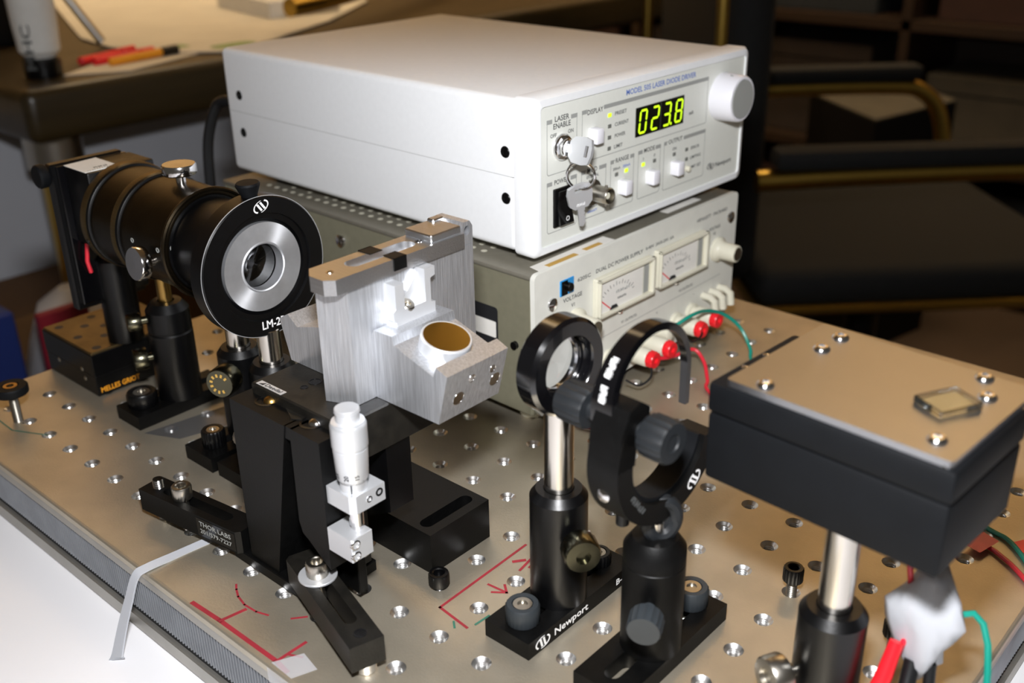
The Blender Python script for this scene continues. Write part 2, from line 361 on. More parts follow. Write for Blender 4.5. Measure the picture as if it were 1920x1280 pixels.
# ================================================================ laser diode driver (upper white box)
dr = thing('laser_driver', 'white laser diode driver with glowing green digits standing on the grey power supply', 'instrument', (-90.6, 170.7, 96.2), -1.1)
W, D, H, B = 211, 290, 87.4, 5.8           # width, depth, height, foot height
def lbox(x0, x1, y0, y1, z0, z1, ch=0, seg=1): return MB().box(x0, x1, y0, y1, z0+B, z1+B, ch, seg)
cs = part('case', lbox(-D, -13.8, 0, W, 0.8, H-1, 4.0, 3), 'white_paint', dr)
part('case_seam', lbox(-D+4, -13.9, -0.04, W+.04, 43.7, 43.95), 'ink_grey', cs)
mb = MB(); o = rounded(-1.2, W+1.2, -0.6, H+.6, 4.5, 4); i_ = rounded(5.6, W-2.6, 4.6, H-4.8, 2.5, 4)
def P(q, x): return (x, q[0], q[1]+B)
n = len(o); vs = [P(q, -13.6) for q in o]+[P(q, -2.2) for q in o]+[P((q[0]*.985+W*.0075, q[1]*.965+H*.0175), 0) for q in o]+[P(q, 0) for q in i_]+[P(q, -1.6) for q in i_]
fs = [list(range(n))]
for k in range(4): fs += [[k*n+i, k*n+(i+1) % n, (k+1)*n+(i+1) % n, (k+1)*n+i] for i in range(n)]
part('front_bezel', mb.add(vs, fs), 'white_paint', dr, smooth=50)
fp = part('front_panel', MB().prism(i_, (-2.5, 0, B), (0, 1, 0), (0, 0, 1), (1, 0, 0), 1.6), 'panel_grey', dr)
EX, EY = (0, 1, 0), (0, 0, 1); PX = -0.9
def pt(w_, h_, x=PX): return (x, w_, h_+B)
def dtext(s, w_, h_, cap, m='ink_dark', width=None): return text(s, fp, pt(w_, h_-cap/2), EX, EY, cap, m, width)
mb = MB()
def pbox(x0, x1, y0, y1): frameline(mb, pt(0, 0), EX, EY, [(x0+4, y1), (x0+.8, y1-.2), (x0, y1-1.2), (x0, y0+1), (x0+1, y0), (x1-1, y0), (x1, y0+1), (x1, y1-1.2), (x1-.8, y1-.2), (x1-3, y1)], 0.4)
pbox(11.5, 36.4, 44.6, 74); pbox(41, 166, 45.8, 74.8); pbox(11.5, 36.4, 11.5, 40.2); pbox(41, 63.2, 12.2, 40.5); pbox(67.7, 89.9, 12.2, 41); pbox(94.5, 117, 12, 41.3); pbox(121, 166, 11.4, 41.7)
part('printed_outline', mb, 'ink_grey', fp)
mb = MB()
for a, b, y in ((11.3, 15.5, 74), (31.5, 36.6, 74), (40.8, 45, 74.2), (60.3, 166.2, 74.2), (11.3, 15.5, 39.8), (31.5, 36.6, 39.8), (40.8, 44, 40.2), (57, 63.4, 40.2), (67.5, 70.5, 40.7), (86.5, 90.1, 40.7), (94.3, 98.5, 41), (112, 117.2, 41), (120.8, 123.5, 41.2), (142, 166.2, 41.2)):
    frameline(mb, pt(0, 0), EX, EY, [(a+1, y-.4), (b-1, y-.4)], 2.3, 0.1)
part('printed_header_bars', mb, 'ink_grey', fp)
dtext('LASER', 23.6, 74.4, 2.9, width=12); dtext('ENABLE', 23.7, 70.6, 2.9, width=14.5); dtext('OFF', 16.7, 65.8, 2.1); dtext('ON', 31.2, 66.0, 2.1)
dtext('DISPLAY', 52.3, 73.2, 2.8, width=14); dtext('PRESET', 75.9, 68.4, 2.1, width=11); dtext('CURRENT', 77, 62.1, 2.1, width=13); dtext('POWER', 75.6, 55.5, 2.1, width=10); dtext('LIMIT', 74.2, 49.2, 2.1, width=8)
dtext('mA', 148.5, 55.4, 2.4, 'ink_black'); dtext('MODEL 505 LASER DIODE DRIVER', 116, 78.6, 3.1, 'ink_blue', 71)
dtext('POWER', 23.3, 39.6, 2.7, width=12); dtext('MOD', 50.5, 40, 2.7, width=9); dtext('EXTERNAL', 51, 36.3, 1.7, width=11); dtext('INPUT', 51, 33.7, 1.7, width=7); dtext('200mA/V', 51, 18.2, 1.5, width=9); dtext('500mA/V', 51, 15.6, 1.5, 'ink_blue', 9)
dtext('RANGE', 78.5, 40.6, 2.7, width=12.5); dtext('200mA', 73.3, 35.8, 1.6, width=7); dtext('500mA', 82.8, 35.8, 1.6, 'ink_blue', 7)
dtext('MODE', 105.4, 40.9, 2.7, width=11); dtext('I', 99.6, 36, 1.9); dtext('P', 111, 36, 1.9); dtext('OUTPUT', 132.8, 41.1, 2.7, width=15); dtext('ON', 132.1, 35.9, 1.9); dtext('ERROR', 155, 32.6, 1.9, width=9.5); dtext('LIMITING', 156, 26.4, 1.9, width=12); dtext('LIMIT SET', 156.5, 20, 1.9, width=12.5)
dtext('Newport', 190, 15.4, 3.0, 'ink_black', 19); swoosh(fp, pt(175, 15.4), EX, EY, 8, 'ink_black')
for w_, h_, on in ((65.6, 68.3, 1), (65.6, 62, 0), (65.6, 55.5, 0), (65.6, 49.1, 0), (73.3, 32.2, 0), (82.8, 32.6, 1), (99.6, 32.6, 1), (111, 32.6, 0), (132, 32.3, 0), (145.6, 32.6, 0), (145.9, 26.3, 0)):
    part('indicator_light', lbox(-1.2, -0.5, w_-1.5, w_+1.5, h_-1.1, h_+1.1, 0.15), 'led_green' if on else 'led_off', dr, 'lit green indicator' if on else None)
for w_, h_ in ((50, 60), (78.5, 24), (106, 24), (132.2, 24)):
    part('push_button', lbox(-1.2, 5.4, w_-3.2, w_+3.2, h_-4.3, h_+4.3, 0.7, 2), 'button_white', dr)
ds = part('display_window', lbox(-1.6, -0.3, 90.4, 139.6, 50.6, 67.9, 0.2), 'display_black', dr, 'black display window')
SEG = {'0': 'abcdef', '2': 'abged', '3': 'abgcd', '8': 'abcdefg'}
for k, ch in enumerate('0238'):
    mb = MB(); cx = 96.3+k*12.3; sw, sh, t_ = 6.2, 13.0, 1.25; yb = 52.7; g_ = 0.25
    sl = lambda x, y: (cx-sw/2+x+0.12*y, yb+y)
    def bar(pts): mb.prism([sl(*p) for p in pts], (-0.28, 0, B), EX, EY, (1, 0, 0), 0.12)
    hz = lambda y: [(g_, y), (g_+t_*.5, y+t_/2), (sw-g_-t_*.5, y+t_/2), (sw-g_, y), (sw-g_-t_*.5, y-t_/2), (g_+t_*.5, y-t_/2)]
    vt = lambda x, a, b: [(x, a+g_), (x+t_/2, a+g_+t_*.5), (x+t_/2, b-g_-t_*.5), (x, b-g_), (x-t_/2, b-g_-t_*.5), (x-t_/2, a+g_+t_*.5)]
    for s_ in SEG[ch]:
        bar({'a': hz(sh), 'g': hz(sh/2), 'd': hz(0), 'b': vt(sw, sh/2, sh), 'c': vt(sw, 0, sh/2), 'f': vt(0, sh/2, sh), 'e': vt(0, 0, sh/2)}[s_])
    if k == 2: bar([(sw+1.2, -.6), (sw+2.5, -.6), (sw+2.5, .8), (sw+1.2, .8)])
    part('digit', mb, 'display_green', ds, 'glowing green digit')
part('display_seam', lbox(-0.3, -0.22, 114.8, 115.1, 51, 67.6), 'ink_dark', ds)
kn = part('adjust_knob', MB().lathe(pt(183, 60, -0.9), (1, 0, 0), [(15.2, 0), (15.4, .6), (14.6, 14.4), (13.9, 15.4), (12.6, 15.6), (12.3, 14.9), (0.01, 14.9)], 48), 'button_white', dr, 'large white round adjustment knob')
part('knob_cap', MB().cyl(pt(183, 60, 14.0), (1, 0, 0), 12.1, 1.1, 40), 'ink_grey', kn)
mb = MB(); frameline(mb, pt(180.5, 74.2, 8), (0, 1, 0), (-1, 0, 0), [(-2, -1), (-1.2, 1), (1, 1.3), (2.2, .2)], 0.5, 0.6); part('turn_arrow', mb, 'ink_grey', kn)
part('trim_potentiometer', MB().lathe(pt(147, 20, -1), (1, 0, 0), [(1.9, 0), (1.9, 2.2), (1.3, 2.8), (0.01, 2.8)], 16), 'cream', dr)
lk = part('key_lock', MB().lathe(pt(23.5, 58.5, -1), (1, 0, 0), [(7.4, 0), (7.4, 1.4), (6.6, 2.6), (5.2, 3.0), (5.0, 4.6), (4.4, 5.2), (0.01, 5.2)], 32), 'chrome', dr, 'chrome key lock')
bn = part('coaxial_socket', MB().lathe(pt(51, 26.6, -1), (1, 0, 0), [(7.6, 0), (7.6, .8), (4.9, .9), (4.9, 12.6), (4.5, 13.2), (3.9, 13.0), (3.8, 5), (0.01, 5)], 28), 'nickel', dr, 'nickel coaxial socket')
part('bayonet_pin', MB().cyl(pt(51, 31, 9.2), (0, 0, 1), 0.9, 1.6, 12).cyl(pt(51, 20.4, 9.2), (0, 0, 1), 0.9, 1.6, 12), 'nickel', bn)
part('centre_contact', MB().cyl(pt(51, 26.6, 4), (1, 0, 0), 1.9, 6.5, 14), 'cream', bn)
ps = part('power_switch', lbox(-1.2, 0.5, 16.3, 31.8, 13.8, 36, 0.4), 'black', dr, 'black rocker power switch')
mb = MB().prism([(0, 15.2), (3.4, 15.6), (1.0, 25.2), (2.2, 34.6), (0, 34.8)], (0, 18.3, B), (1, 0, 0), (0, 0, 1), (0, 1, 0), 11.5); part('rocker', mb, 'black_gloss', ps)
text('I', ps, pt(24.5, 28.5, 2.3), EX, EY, 2.8, 'ink_white', lift=.1); text('O', ps, pt(24.5, 17.2, 3.05), EX, EY, 2.8, 'ink_white', lift=.1)
for d_, h_ in ((272.8, 55.5), (273, 29.5), (21, 57), (21, 31)):
    sc = part('case_screw', MB().lathe((-d_, 0.05, h_+B), (0, -1, 0), [(3.4, 0), (3.0, .5), (1.6, .6), (1.4, .15), (0.01, .15)], 20), 'black', dr)
for x, y in ((-30, 22), (-30, W-22), (-D+30, 22), (-D+30, W-22)): part('rubber_foot', MB().lathe((x, y, 0), (0, 0, 1), [(7, 0), (8, 1), (8.5, B+1)], 24), 'black_rubber', dr)
# mains lead hanging down behind the two instruments
solo('mains_cable', MB().tube(sm([(-384, 182, 150), (-396, 178, 146), (-404, 172, 120), (-403, 168, 85), (-400, 165, 52), (-394, 160, 30)]), 4, 10), 'black_wire', 'thick black mains cable behind the white driver', 'cable')
# keys
ky = thing('key_bunch', 'bunch of two silver keys on a ring hanging from the driver lock', 'keys', (-84, 196, 158))
Rk = Matrix.Rotation(math.radians(-1.1), 3, 'Z'); OD = Vector((-90.6, 170.7, 96.2))
def dw(x, w_, h_): return OD+Rk @ Vector((x, w_, h_+B))
def key(o, ex, ey, name, k=.66):
    ex = Vector(ex)*k; ey = Vector(ey)*k
    ez = Vector(ex).cross(Vector(ey)).normalized(); mb = MB()
    body = [(-11.5, 2), (-10.5, -8), (-6, -12.5), (-3.6, -13), (3.6, -13), (6, -12.5), (10.5, -8), (11.5, 2), (10, 8.5), (3.5, 10.5), (-3.5, 10.5), (-10, 8.5)]
    hole = [(-4.5, 5), (-4.5, 4), (4.5, 4), (4.5, 5), (4.5, 7), (-4.5, 7)]
    # bow: frame around the slot
    mb.prism([(-11.5, 2), (-10.5, -8), (-6, -12.5), (6, -12.5), (10.5, -8), (11.5, 2), (4.6, 3.6), (-4.6, 3.6)], o, ex, ey, ez, 2.0)
    mb.prism([(-11.5, 2), (-4.6, 3.6), (-4.6, 7), (-10, 8.5)], o, ex, ey, ez, 2.0); mb.prism([(11.5, 2), (10, 8.5), (4.6, 7), (4.6, 3.6)], o, ex, ey, ez, 2.0)
    mb.prism([(-10, 8.5), (-4.6, 7), (4.6, 7), (10, 8.5), (3.5, 10.5), (-3.5, 10.5)], o, ex, ey, ez, 2.0)
    k_ = part(name, mb, 'aluminium_sat', ky, world=True)
    bl = MB().prism([(-3.4, -12), (3.4, -12), (3.2, -15), (2.2, -16.5), (3.2, -18), (2.0, -20), (3.0, -22), (2.4, -24.5), (2.8, -27), (0.5, -31), (-2.6, -30), (-3.0, -24), (-3.2, -15)], Vector(o)+ez*.5, ex, ey, ez, 1.1)
    part('key_blade', bl, 'aluminium_sat', k_, world=True); return k_
e1 = (Rk @ Vector((0, 0.30, 0.954))); e2 = Rk @ Vector((1, 0, 0))
key(dw(13.5, 23.5, 58.5)-e1.cross(e2).normalized()*1.0, e1, e2, 'inserted_key')
e2b = Vector((0.10, -0.28, 0.955)).normalized(); e1b = Vector((0.45, 0.88, 0.17)); e1b = (e1b-e2b*e1b.dot(e2b)).normalized()
k2 = key(dw(10, 25.4, 33.5), e1b, e2b, 'hanging_key')
strokes(k2, dw(10, 25.4, 33.5)+e2b*-6.5+e1b.cross(e2b)*2, e1b, e2b, 6, 1.7, 5.5, 'ink_white', True)
rc = dw(12.5, 24, 44.6); rx = Vector((0.62, 0.55, 0)).normalized(); rz = Vector((-0.05, -0.1, 1)).normalized()
part('key_ring', MB().tube([rc+rx*7.6*math.cos(2*math.pi*i/40)+rz*7.6*math.sin(2*math.pi*i/40) for i in range(40)], 0.75, 8, True), 'chrome', ky, world=True)
# ================================================================ dual power supply (lower box)
pu = thing('power_supply', 'grey bench power supply with two needle meters under the white driver', 'instrument', (-83.8, 161, 0), -1.0)
W, D, H, B = 208, 300, 88, 8
part('case', MB().box(-D, -2.2, 1, W-1, B, B+H-2, 1.2), 'psu_case', pu)
tp = part('top_cover', MB().box(-D, -2.4, 0, W, B+H-3, B+H, 1.0, 2), 'psu_case_top', pu)
vh = MB().lathe((0, 0, 0), (0, 0, 1), [(1.9, 0), (1.9, .08), (1.2, .12), (0.01, .05)], 12).mesh('vent_hole', 'cream')
for k in range(24):
    for q in (0, 1):
        if (k in (0, 1, 3, 5) and q): continue
        o = bpy.data.objects.new('vent_hole', vh); C.objects.link(o); o.parent = tp; o.location = Vector((-262+k*9.2, 14+q*8, B+H))*S
fr = part('front_panel', MB().prism(rounded(0, W, B, B+H+1, 3.5, 3)[:8]+[(1, B+6), (6, B)]+[(W-9, B), (W, B+9)], (-2.2, 0, 0), EX, EY, (1, 0, 0), 3.2), 'psu_panel', pu)
def pp(w_, h_, x=1.0): return (x, w_, h_+B)
def ptext(s, w_, h_, cap, m='ink_grey', width=None): return text(s, fr, pp(w_, h_-cap/2), EX, EY, cap, m, width)
ptext('6205C', 43.2, 75.7, 2.3, 'ink_dark', 12); ptext('DUAL DC POWER SUPPLY', 77, 76, 2.5, 'ink_dark', 46); ptext('0-40V .3A/0-20V .6A', 118, 76.5, 2.0, 'ink_dark', 30); ptext('HEWLETT · PACKARD', 177, 80, 2.2, 'ink_dark', 36); ptext('VOLTAGE', 33, 66.6, 2.5, 'ink_dark', 17); ptext('V1', 33.6, 61.8, 2.3, 'ink_dark'); ptext('VOLTAGE', 181, 70, 2.2, 'ink_dark', 13); ptext('V2', 181, 66, 2.0, 'ink_dark')
mb = MB(); frameline(mb, pp(0, 0), EX, EY, [(30, 30.5), (192, 34)], 0.35); part('printed_rule', mb, 'ink_grey', fr)
ptext('V1 OUTPUTS', 88, 35, 1.7, 'ink_dark', 16); ptext('V2 OUTPUTS', 150, 36.5, 1.7, 'ink_dark', 16)
for x in range(4): ptext('+  –'[x], 118+x*14, 29, 2.0, 'ink_dark')
for k, (a, b, bias) in enumerate(((51.2, 106.5, 50.6), (112, 166, 49.5))):
    z0, z1 = 47.5+k*.6, 72+k*.8
    m_ = part('panel_meter', MB().box(0.8, 4.6, a, b, z0+B, z1+B, 0.7), 'cream', pu, 'cream framed panel meter')
    for q in (MB().prism([(a+1.5, z0+2), (b-10.5, z0+2), (b-10.5, z1-2), (a+1.5, z1-2)], (4.62, 0, B), EX, EY, (1, 0, 0), 0.15),): part('scale_card', q, 'paper', m_)
    part('side_window', MB().box(4.6, 4.8, b-9.5, b-4.5, z0+B+2.5, z1+B-2.5), 'ink_grey', m_)
    mb = MB(); cx, cz = a+16, z0+3
    for i in range(15):
        an = math.radians(155-125*i/14); r0, r1 = 16, (18.5 if i % 2 else 17.4)
        frameline(mb, (4.8, cx+3, cz+B), EX, EY, [(r0*math.cos(an)*1.1, r0*math.sin(an)*.85), (r1*math.cos(an)*1.1, r1*math.sin(an)*.85)], 0.35, .06)
    part('scale_marks', mb, 'ink_black', m_)
    strokes(m_, (4.8, cx+8, cz+4+B), EX, EY, 9, 1.3, 9, 'ink_dark'); strokes(m_, (4.8, cx+9, cz+8+B), EX, EY, 7, 2.0, 14, 'ink_grey')
    mb = MB(); frameline(mb, (4.9, 0, B), EX, EY, [(a+2.2, z0+11.5), (a+12, z0+3.5)], 0.7, .2); part('needle', mb, 'red_plastic', m_)
    part('needle_pivot', MB().prism([(a+12, z0+2.2), (a+20, z0+2.2), (a+18.5, z0+4.4), (a+14, z0+4.6)], (4.85, 0, B), EX, EY, (1, 0, 0), .3), 'ink_black', m_)
    part('meter_frame', MB().box(4.4, 7.2, a, a+1.6, z0+B, z1+B, .4).box(4.4, 7.2, b-2.6, b, z0+B, z1+B, .4).box(4.4, 7.2, a, b, z1+B-2, z1+B, .4).box(4.4, 7.2, a, b, z0+B, z0+B+2, .4), 'cream', m_)
    part('pilot_lamp', MB().lathe(pp((a+b)/2-1, z0-4, .8), (1, 0, 0), [(2.2, 0), (2.2, 1.2), (1.4, 2.2), (0.01, 2.5)], 16), 'chrome', pu)
sl = part('slide_switch', MB().box(0.6, 1.6, 21.5, 33.5, 70+B, 79.5+B, .2), 'blue', pu, 'blue and black slide switch'); part('slide_knob', MB().box(1.0, 2.0, 22.5, 27.5, 70.6+B, 78.9+B).cyl(pp(28.2, 74.8, 1), (1, 0, 0), 2.6, 3.2, 16, .4), 'black', sl)
for w_, h_ in ((15.2, 67.5), (200.2, 72.5), (204, 15)):
    sc = part('panel_screw', MB().lathe(pp(w_, h_, .9), (1, 0, 0), [(4.2 if w_ < 202 else 2, 0), (3.9 if w_ < 202 else 1.8, 1.0), (2.2 if w_ < 202 else 1, 1.9), (0.01, 2.1)], 20), 'chrome', pu)
for w_, h_ in ((186, 53.5), (36, 50)):
    k_ = part('voltage_knob', MB().lathe(pp(w_, h_, .8), (1, 0, 0), [(8.6, 0), (8.6, 2), (6.6, 3.6), (6.0, 5), (5.8, 15.4), (5.3, 16)], 28), 'cream', pu, 'cream voltage knob')
    part('knob_insert', MB().cyl(pp(w_, h_, 16.6), (1, 0, 0), 4.6, .5, 24), 'nickel', k_)
def binding(w_, h_):
    b_ = part('binding_post', MB().lathe(pp(w_, h_, .8), (1, 0, 0), [(6.4, 0), (6.4, 2.5), (4.6, 3.2), (4.4, 6), (5.8, 6.4), (5.8, 17), (5.2, 18)], 20), 'cream', pu)
    part('red_cap', MB().lathe(pp(w_, h_, 18.6), (1, 0, 0), [(4.8, 0), (5.6, .6), (5.6, 4.4), (4.8, 5.2), (2.2, 5.2), (2.0, 3.6), (0.01, 3.6)], 20, knurl={1: .5, 2: .5}), 'red_plastic', b_, 'red plastic cap')
for w_, h_ in ((157.5, 16.8), (139.5, 15.8), (104.5, 14.2), (86.5, 13.5)): binding(w_, h_)
for w_ in (122, 68): part('ground_post', MB().lathe(pp(w_, 15, .8), (1, 0, 0), [(6.2, 0), (6.2, 2), (4.6, 2.6), (4.6, 9), (3, 10)], 18), 'cream', pu)
for k, w_ in enumerate((172, 181.5, 191.5)):
    part('terminal_clip', MB().tube([pp(w_, 24, 1), pp(w_, 24, 7), pp(w_+.3, 22, 10), pp(w_+.6, 14, 11)], 2.6, 10), 'cream', pu)
for x, z in ((-168, 71), (-14.5, 43)):
    part('side_screw', MB().lathe((x, 1, z+B), (0, -1, 0), [(4.6 if x < -100 else 2.4, 0), (4.2 if x < -100 else 2.2, 1.2), (2.4, 2.0), (0.01, 2.2)], 20), 'chrome' if x < -100 else 'black', pu)
part('rating_plate', MB().prism(rounded(-60, -28, 38, 62, 2, 2), (0, .9, B), (1, 0, 0), (0, 0, 1), (0, -1, 0), .25), 'ink_black', pu, 'black rating plate'); part('rating_label', MB().prism(rounded(-58, -29.4, 43, 53, .6, 2), (0, .62, B), (1, 0, 0), (0, 0, 1), (0, -1, 0), .2), 'paper', pu)
st = part('calibration_sticker', MB().prism([(-12, 11), (-2.6, 9), (-4, 78), (-13, 78)], (0, 0, B+H+.02), (1, 0, 0), (0, 1, 0), (0, 0, 1), .15), 'paper', tp, 'white printed sticker')
mb = MB(); frameline(mb, (0, 0, B+H+.2), (1, 0, 0), (0, 1, 0), [(-5.5, 20), (-5.5, 42)], 4.0, .05); frameline(mb, (0, 0, B+H+.2), (1, 0, 0), (0, 1, 0), [(-6.5, 54), (-6.5, 66)], 3.6, .05); part('sticker_print', mb, 'ink_gold', tp)
part('asset_sticker', MB().prism([(-16, 140), (-9, 140), (-9, 178), (-16, 178)], (0, 0, B+H+.02), (1, 0, 0), (0, 1, 0), (0, 0, 1), .15), 'paper', tp)
for x, y in ((-16, 16), (-16, W-16), (-D+20, 16), (-D+20, W-16)): part('rubber_foot', MB().lathe((x, y, 0), (0, 0, 1), [(6.4, 0), (7.2, 1), (7.4, B+.5)], 20), 'cream', pu)
# ================================================================ shared optics hardware
def plate(outer, holes, o, ex, ey, ez, h):
    """flat plate with through holes: outline and hole loops in 2-D, extruded by h along ez"""
    o, ex, ey, ez = map(Vector, (o, ex, ey, ez)); bm = bmesh.new(); mb = MB(); loops = [outer]+holes; ed = []
    for lp in loops:
        vs = [bm.verts.new((p[0], p[1], 0)) for p in lp]
        for i in range(len(vs)): ed.append(bm.edges.new((vs[i], vs[(i+1) % len(vs)])))
    bmesh.ops.triangle_fill(bm, edges=ed, use_beauty=True); bm.verts.index_update()
    P2 = [v.co.copy() for v in bm.verts]; F = [[v.index for v in f.verts] for f in bm.faces]; bm.free()
    a = [o+ex*p.x+ey*p.y for p in P2]; n = len(a)
    mb.add(a+[q+ez*h for q in a], [f[::-1] for f in F]+[[i+n for i in f] for f in F])
    k = 0; fs = []
    for lp in loops:
        m_ = len(lp)
        for i in range(m_): fs.append([k+i, k+(i+1) % m_, n+k+(i+1) % m_, n+k+i])
        k += m_
    mb.f += fs
    return mb
def slot(x0, x1, y0, y1): return rounded(x0, x1, y0, y1, min(x1-x0, y1-y0)/2-.01, 5)
def base_plate(t, x0, x1, y0, y1, h=8.5, m='black_matte', ends=True):
    cx = (x0+x1)/2
    return part('base_plate', plate([(x0, y0), (x1, y0), (x1, y1), (x0, y1)], [slot(cx-3.6, cx+3.6, y0+6, y0+24), slot(cx-3.6, cx+3.6, y1-24, y1-6)], (0, 0, 0.05), (1, 0, 0), (0, 1, 0), (0, 0, 1), h), m, t, world=True)
def holder(t, x, y, z0, z1, r=12.5, m='black', bore=6.6, band=0):
    p = [(r, z0), (r, z1-3.5), (r-2.6, z1), (bore, z1), (bore, z1-9), (0.01, z1-9)]
    return part('post_holder', MB().lathe((x, y, 0), (0, 0, 1), p, 48), m, t, world=True)
def post(t, x, y, z0, z1, r=6.3, m='steel'): return part('post', MB().cyl((x, y, z0), (0, 0, 1), r, z1-z0, 32, .4), m, t, world=True)
def base_screw(t, x, y, z, r=7.5, h=9, m='knob_grey'):
    s_ = part('base_screw', MB().lathe((x, y, z), (0, 0, 1), [(r-.6, 0), (r, .6), (r, h-1), (r-.8, h), (r*.62, h), (r*.6, h-1.2), (0.01, h-1.2)], 48, knurl={1: .5, 2: .5}), m, t, world=True)
    mb = MB().lathe((x, y, z+h-1.15), (0, 0, 1), [(r*.58, 0), (r*.55, .9), (r*.3, .9), (r*.27, -.8), (0.01, -.8)], 24); part('socket_insert', mb, 'nickel', s_, world=True); return s_
# ---------------------------------------------------------------- lens ring on post (centre)
t = thing('lens_ring_mount', 'glossy black lens ring on steel post standing on base plate with white lettering', 'lens mount', (27, 48, 0))
bp_ = base_plate(t, 14.5, 39, 13.8, 88)
swoosh(bp_, (39.05, 23, 4.2), (0, 1, 0), (0, 0, 1), 9.5, 'ink_white', True)
text('Newport', bp_, (39.05, 42, 2.6), (0, 1, 0), (0, 0, 1), 3.6, 'ink_white', 23, world=True); text('B-2', bp_, (39.05, 78, 2.8), (0, 1, 0), (0, 0, 1), 3.2, 'ink_white', 7, world=True)
base_screw(t, 27, 24, 8.6); base_screw(t, 27, 77, 8.6, 6, 6, 'black')
ph = holder(t, 27, 48, 8.6, 63.5)
post(t, 27, 48, 54.6, 103)
ts = part('thumbscrew', MB().lathe((27+11.5, 48-3, 44), (0.80, -0.60, 0), [(2.6, 0), (2.6, 4), (7.6, 4.2), (8.0, 5), (8.0, 12), (7.2, 13.2), (3.2, 13.4), (2.8, 11), (0.01, 11)], 44, knurl={3: .3, 4: .3}), 'olive_metal', ph, 'knurled dark nickel thumbscrew', world=True)
a = math.radians(-4.8); AX = Vector((math.cos(a), math.sin(a), 0)); c = Vector((27.5, 48, 121.1))
ln = part('lens_ring', MB().lathe(c-AX*5.6, AX, [(11.8, 0), (18.8, 0), (20.6, 1.8), (20.6, 9.6), (19.2, 11.2), (13.6, 11.2), (12.9, 10.2), (12.6, 6), (11.8, 6)], 64, closed=True), 'black_gloss', t, world=True)
part('retaining_ring', MB().ring(c-AX*2.2, AX, 12.6, 10.4, 2.0, 48, .4), 'chrome', ln, world=True)
part('lens', MB().lathe(c-AX*3, AX, [(0.01, 0.4), (6, 0.5), (11.6, 0.8), (11.6, 1.8), (6, 1.9), (0.01, 2.0)], 40), 'lens', ln, 'clear glass lens', world=True)
# ---------------------------------------------------------------- hoop clamp on short holder (front)
t = thing('hoop_lens_clamp', 'black lens clamp with tall hoop and two ribbed knobs on short post holder', 'lens mount', (75, 48, 0))
bp_ = base_plate(t, 62.5, 87.5, 14, 89.5)
base_screw(t, 75, 80, 8.6, 7.5, 9)
ph = part('post_holder', MB().lathe((76, 48, 0), (0, 0, 1), [(12.6, 8.6), (12.6, 50.3), (12.3, 50.6), (12.6, 50.9), (12.6, 57), (9.2, 62), (4.4, 62.4), (4.2, 58), (0.01, 58)], 48), 'black_matte', t, world=True)
part('thumbscrew', MB().lathe((76+6, 48-11, 36), (0.42, -0.90, -0.05), [(2.6, 0), (2.6, 5), (6.6, 5.2), (7, 5.8), (7, 13), (6.4, 14), (0.01, 14)], 32, knurl={3: .8, 4: .8}), 'knob_grey', ph, 'grey ribbed plastic knob', world=True)
post(t, 76, 48, 58, 69, 3.4)
mb = MB(); ec = Vector((78, 48.5, 70))
mb.tube([ec+Vector((0.55*6*math.cos(q), 0.83*6*math.cos(q), 8*math.sin(q))) for q in [2*math.pi*i/28 for i in range(28)]], 3.0, 10, True).lathe(ec-Vector((.83, -.55, 0))*1.5, (.83, -.55, 0), [(0.01, -1), (6.0, -1), (6.0, 2.2), (0.01, 2.2)], 24)
part('wing_nut', mb, 'knob_dark', t, world=True)
ph5 = math.radians(-3); AX = Vector((math.cos(ph5), math.sin(ph5), 0)); SY = Vector((-math.sin(ph5), math.cos(ph5), 0)); cc = Vector((66, 49.3, 102.5))
arc = lambda r_, a0, a1, n: [(r_*math.cos(math.radians(a0+(a1-a0)*i/n)), r_*math.sin(math.radians(a0+(a1-a0)*i/n))) for i in range(n+1)]
jaw = arc(31.2, 147, 350, 44)+arc(22.6, 350, 147, 36)
bd = part('jaw', MB().prism(jaw, cc, SY, (0, 0, 1), AX, 14.5), 'black_matte', t, world=True)
part('jaw_arm', MB().prism([(-31.0, 2), (-21.5, 2), (-20.5, 13), (-13.5, 14), (-14, 23.5), (-19, 27), (-25.2, 25), (-29.6, 16)], cc, SY, (0, 0, 1), AX, 14.5), 'black_matte', bd, world=True)
part('lens_pad', MB().prism(arc(22.5, 190, 350, 30)+arc(20.8, 350, 190, 30), cc+AX*2, SY, (0, 0, 1), AX, 10.5), 'black_rubber', bd, world=True)
for q_ in (-13, 13): part('jaw_stud', MB().cyl(cc+AX*3+SY*q_-Vector((0, 0, 32.5)), (0, 0, 1), 2.6, 5, 14), 'black', bd, world=True)
part('set_screw', MB().lathe(cc+AX*7+SY*-29.6+Vector((0, 0, -10)), -SY, [(2.8, -1), (2.8, .4), (1.6, 1.0), (0.01, 1.2)], 18), 'chrome', bd, world=True)
swoosh(bd, cc+AX*14.55+SY*16.5-Vector((0, 0, 21.2)), SY*.8+Vector((0, 0, .62)), Vector((0, 0, .8))-SY*.62, 9, 'ink_white', True)
strokes(bd, cc+AX*14.5+SY*-19.5-Vector((0, 0, 17.5)), SY*.62-Vector((0, 0, .8)), Vector((0, 0, .62))+SY*.8, 7, 2.6, 13, 'ink_dark', True)
kp = [(3.4, 0), (3.4, 3), (7.4, 3.2), (8.3, 4.2), (8.3, 13), (7.6, 14.2), (3.6, 14.2), (3.4, 13.6), (0.01, 13.6)]
part('clamp_knob', MB().lathe(cc+SY*-18.6+Vector((0, 0, 15.4))+AX*14.4, AX, kp, 36, knurl={3: .8, 4: .8}), 'knob_dark', bd, 'black ribbed knob', world=True)
